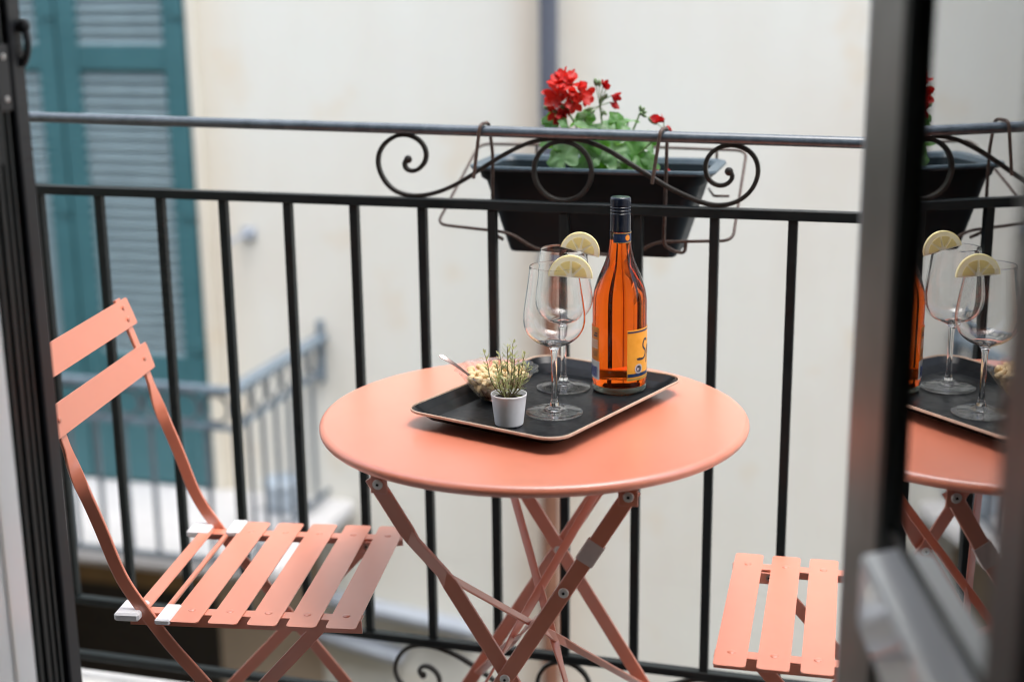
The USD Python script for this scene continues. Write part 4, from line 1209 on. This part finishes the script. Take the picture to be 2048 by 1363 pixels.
rail = extrude(shapely.Polygon([(0.0, 0.771), (0.030, 0.771), (0.032, 0.773), (0.032, 0.833), (0.0295, 0.8375), (0.0008, 0.8435), (0.0, 0.8435)]), E2 - 0.0006 - 0.176)   # (out of the pane, up) along the leaf
rail.apply_transform(np.array([[0, 0, 1, 0.176], [-1, 0, 0, 0], [0, 1, 0, 0], [0, 0, 0, 1]], float))
rail.fix_normals()
part(dl, 'lock_rail', rail, 'leaf_kick', 25, label='glossy pale lower rail of the leaf')
part(dl, 'glazing_bead', lbox(E1 + 0.004, E2 - 0.0005, 0.0008, 0.0030, 0.8440, 0.8500, 0.0005), 'leaf_seal', 30)
part(dl, 'pane', lbox(E1 + 0.0036, E2, -0.0002, 0.0002, 0.771, ZT_ - 0.11), 'window_glass', False)

dc = thing('door_frame', 'dark grooved door frame at the left edge, with strike plates and a latch knob', 'door frame', (0, 0, 0))
xl = -0.916
part(dc, 'outer_lip', box(xl - 0.060, xl, -0.884, -0.860, 0.02, 2.32, 0.002), 'door_slate', 30)
part(dc, 'groove', box(xl - 0.06, xl - 0.012, -0.893, -0.8845, 0.02, 2.32), 'door_groove', False)
part(dc, 'ridge', box(xl - 0.06, xl - 0.002, -0.899, -0.8935, 0.02, 2.32, 0.001), 'door_dark', 30)
part(dc, 'groove', box(xl - 0.06, xl - 0.012, -0.909, -0.8995, 0.02, 2.32), 'door_groove', False)
part(dc, 'ridge', box(xl - 0.06, xl + 0.002, -0.916, -0.9095, 0.02, 2.32, 0.001), 'door_dark', 30)
part(dc, 'groove', box(xl - 0.06, xl - 0.010, -0.925, -0.9165, 0.02, 2.32), 'door_groove', False)
part(dc, 'ridge', box(xl - 0.06, xl + 0.006, -0.934, -0.9255, 0.02, 2.32, 0.001), 'door_dark', 30)
part(dc, 'groove', box(xl - 0.06, xl - 0.004, -0.944, -0.9345, 0.02, 2.32), 'door_groove', False)
part(dc, 'inner_lip', box(xl - 0.06, xl + 0.010, -0.954, -0.9445, 0.02, 2.32, 0.002), 'door_dark', 30)
part(dc, 'jamb', box(-1.50, xl - 0.0605, -0.95, -0.862, 0.02, 2.32, 0.002), 'door_slate', 30)
for z0, z1, y in ((1.178, 1.245, -0.905), (1.125, 1.178, -0.930)):
    kp = part(dc, 'strike_plate', box(xl - 0.0115, xl + 0.0035, y - 0.012, y + 0.012, z0, z1, 0.001), 'door_slate', 30)
    for z in (z0 + 0.012, z1 - 0.012):
        part(kp, 'screw', ellipsoid((xl + 0.0040, y + 0.002, z), (0.0012, 0.003, 0.003), 2), 'zinc_bolt', True)
part(dc, 'latch_knob', cat([ellipsoid((xl + 0.006, -0.866, 1.262), (0.007, 0.006, 0.008), 2), tube(spline([(xl + 0.006, -0.866, 1.262), (xl + 0.009, -0.866, 1.245), (xl + 0.001, -0.866, 1.222)], 8), 0.004, 8)]), 'door_slate', 40)

d2 = thing('door_leaf', 'pale grey door leaf opened into the room at the left edge', 'door', (-0.9160, -0.976, 0), -74.0)
part(d2, 'face_panel', box(0.0, 0.50, -0.020, 0.020, 0.02, 2.30, 0.004), 'door_inner_white', 30)
part(d2, 'hinge_strip', box(0.060, 0.066, 0.0205, 0.0225, 0.02, 2.30), 'leaf_ledge', False)
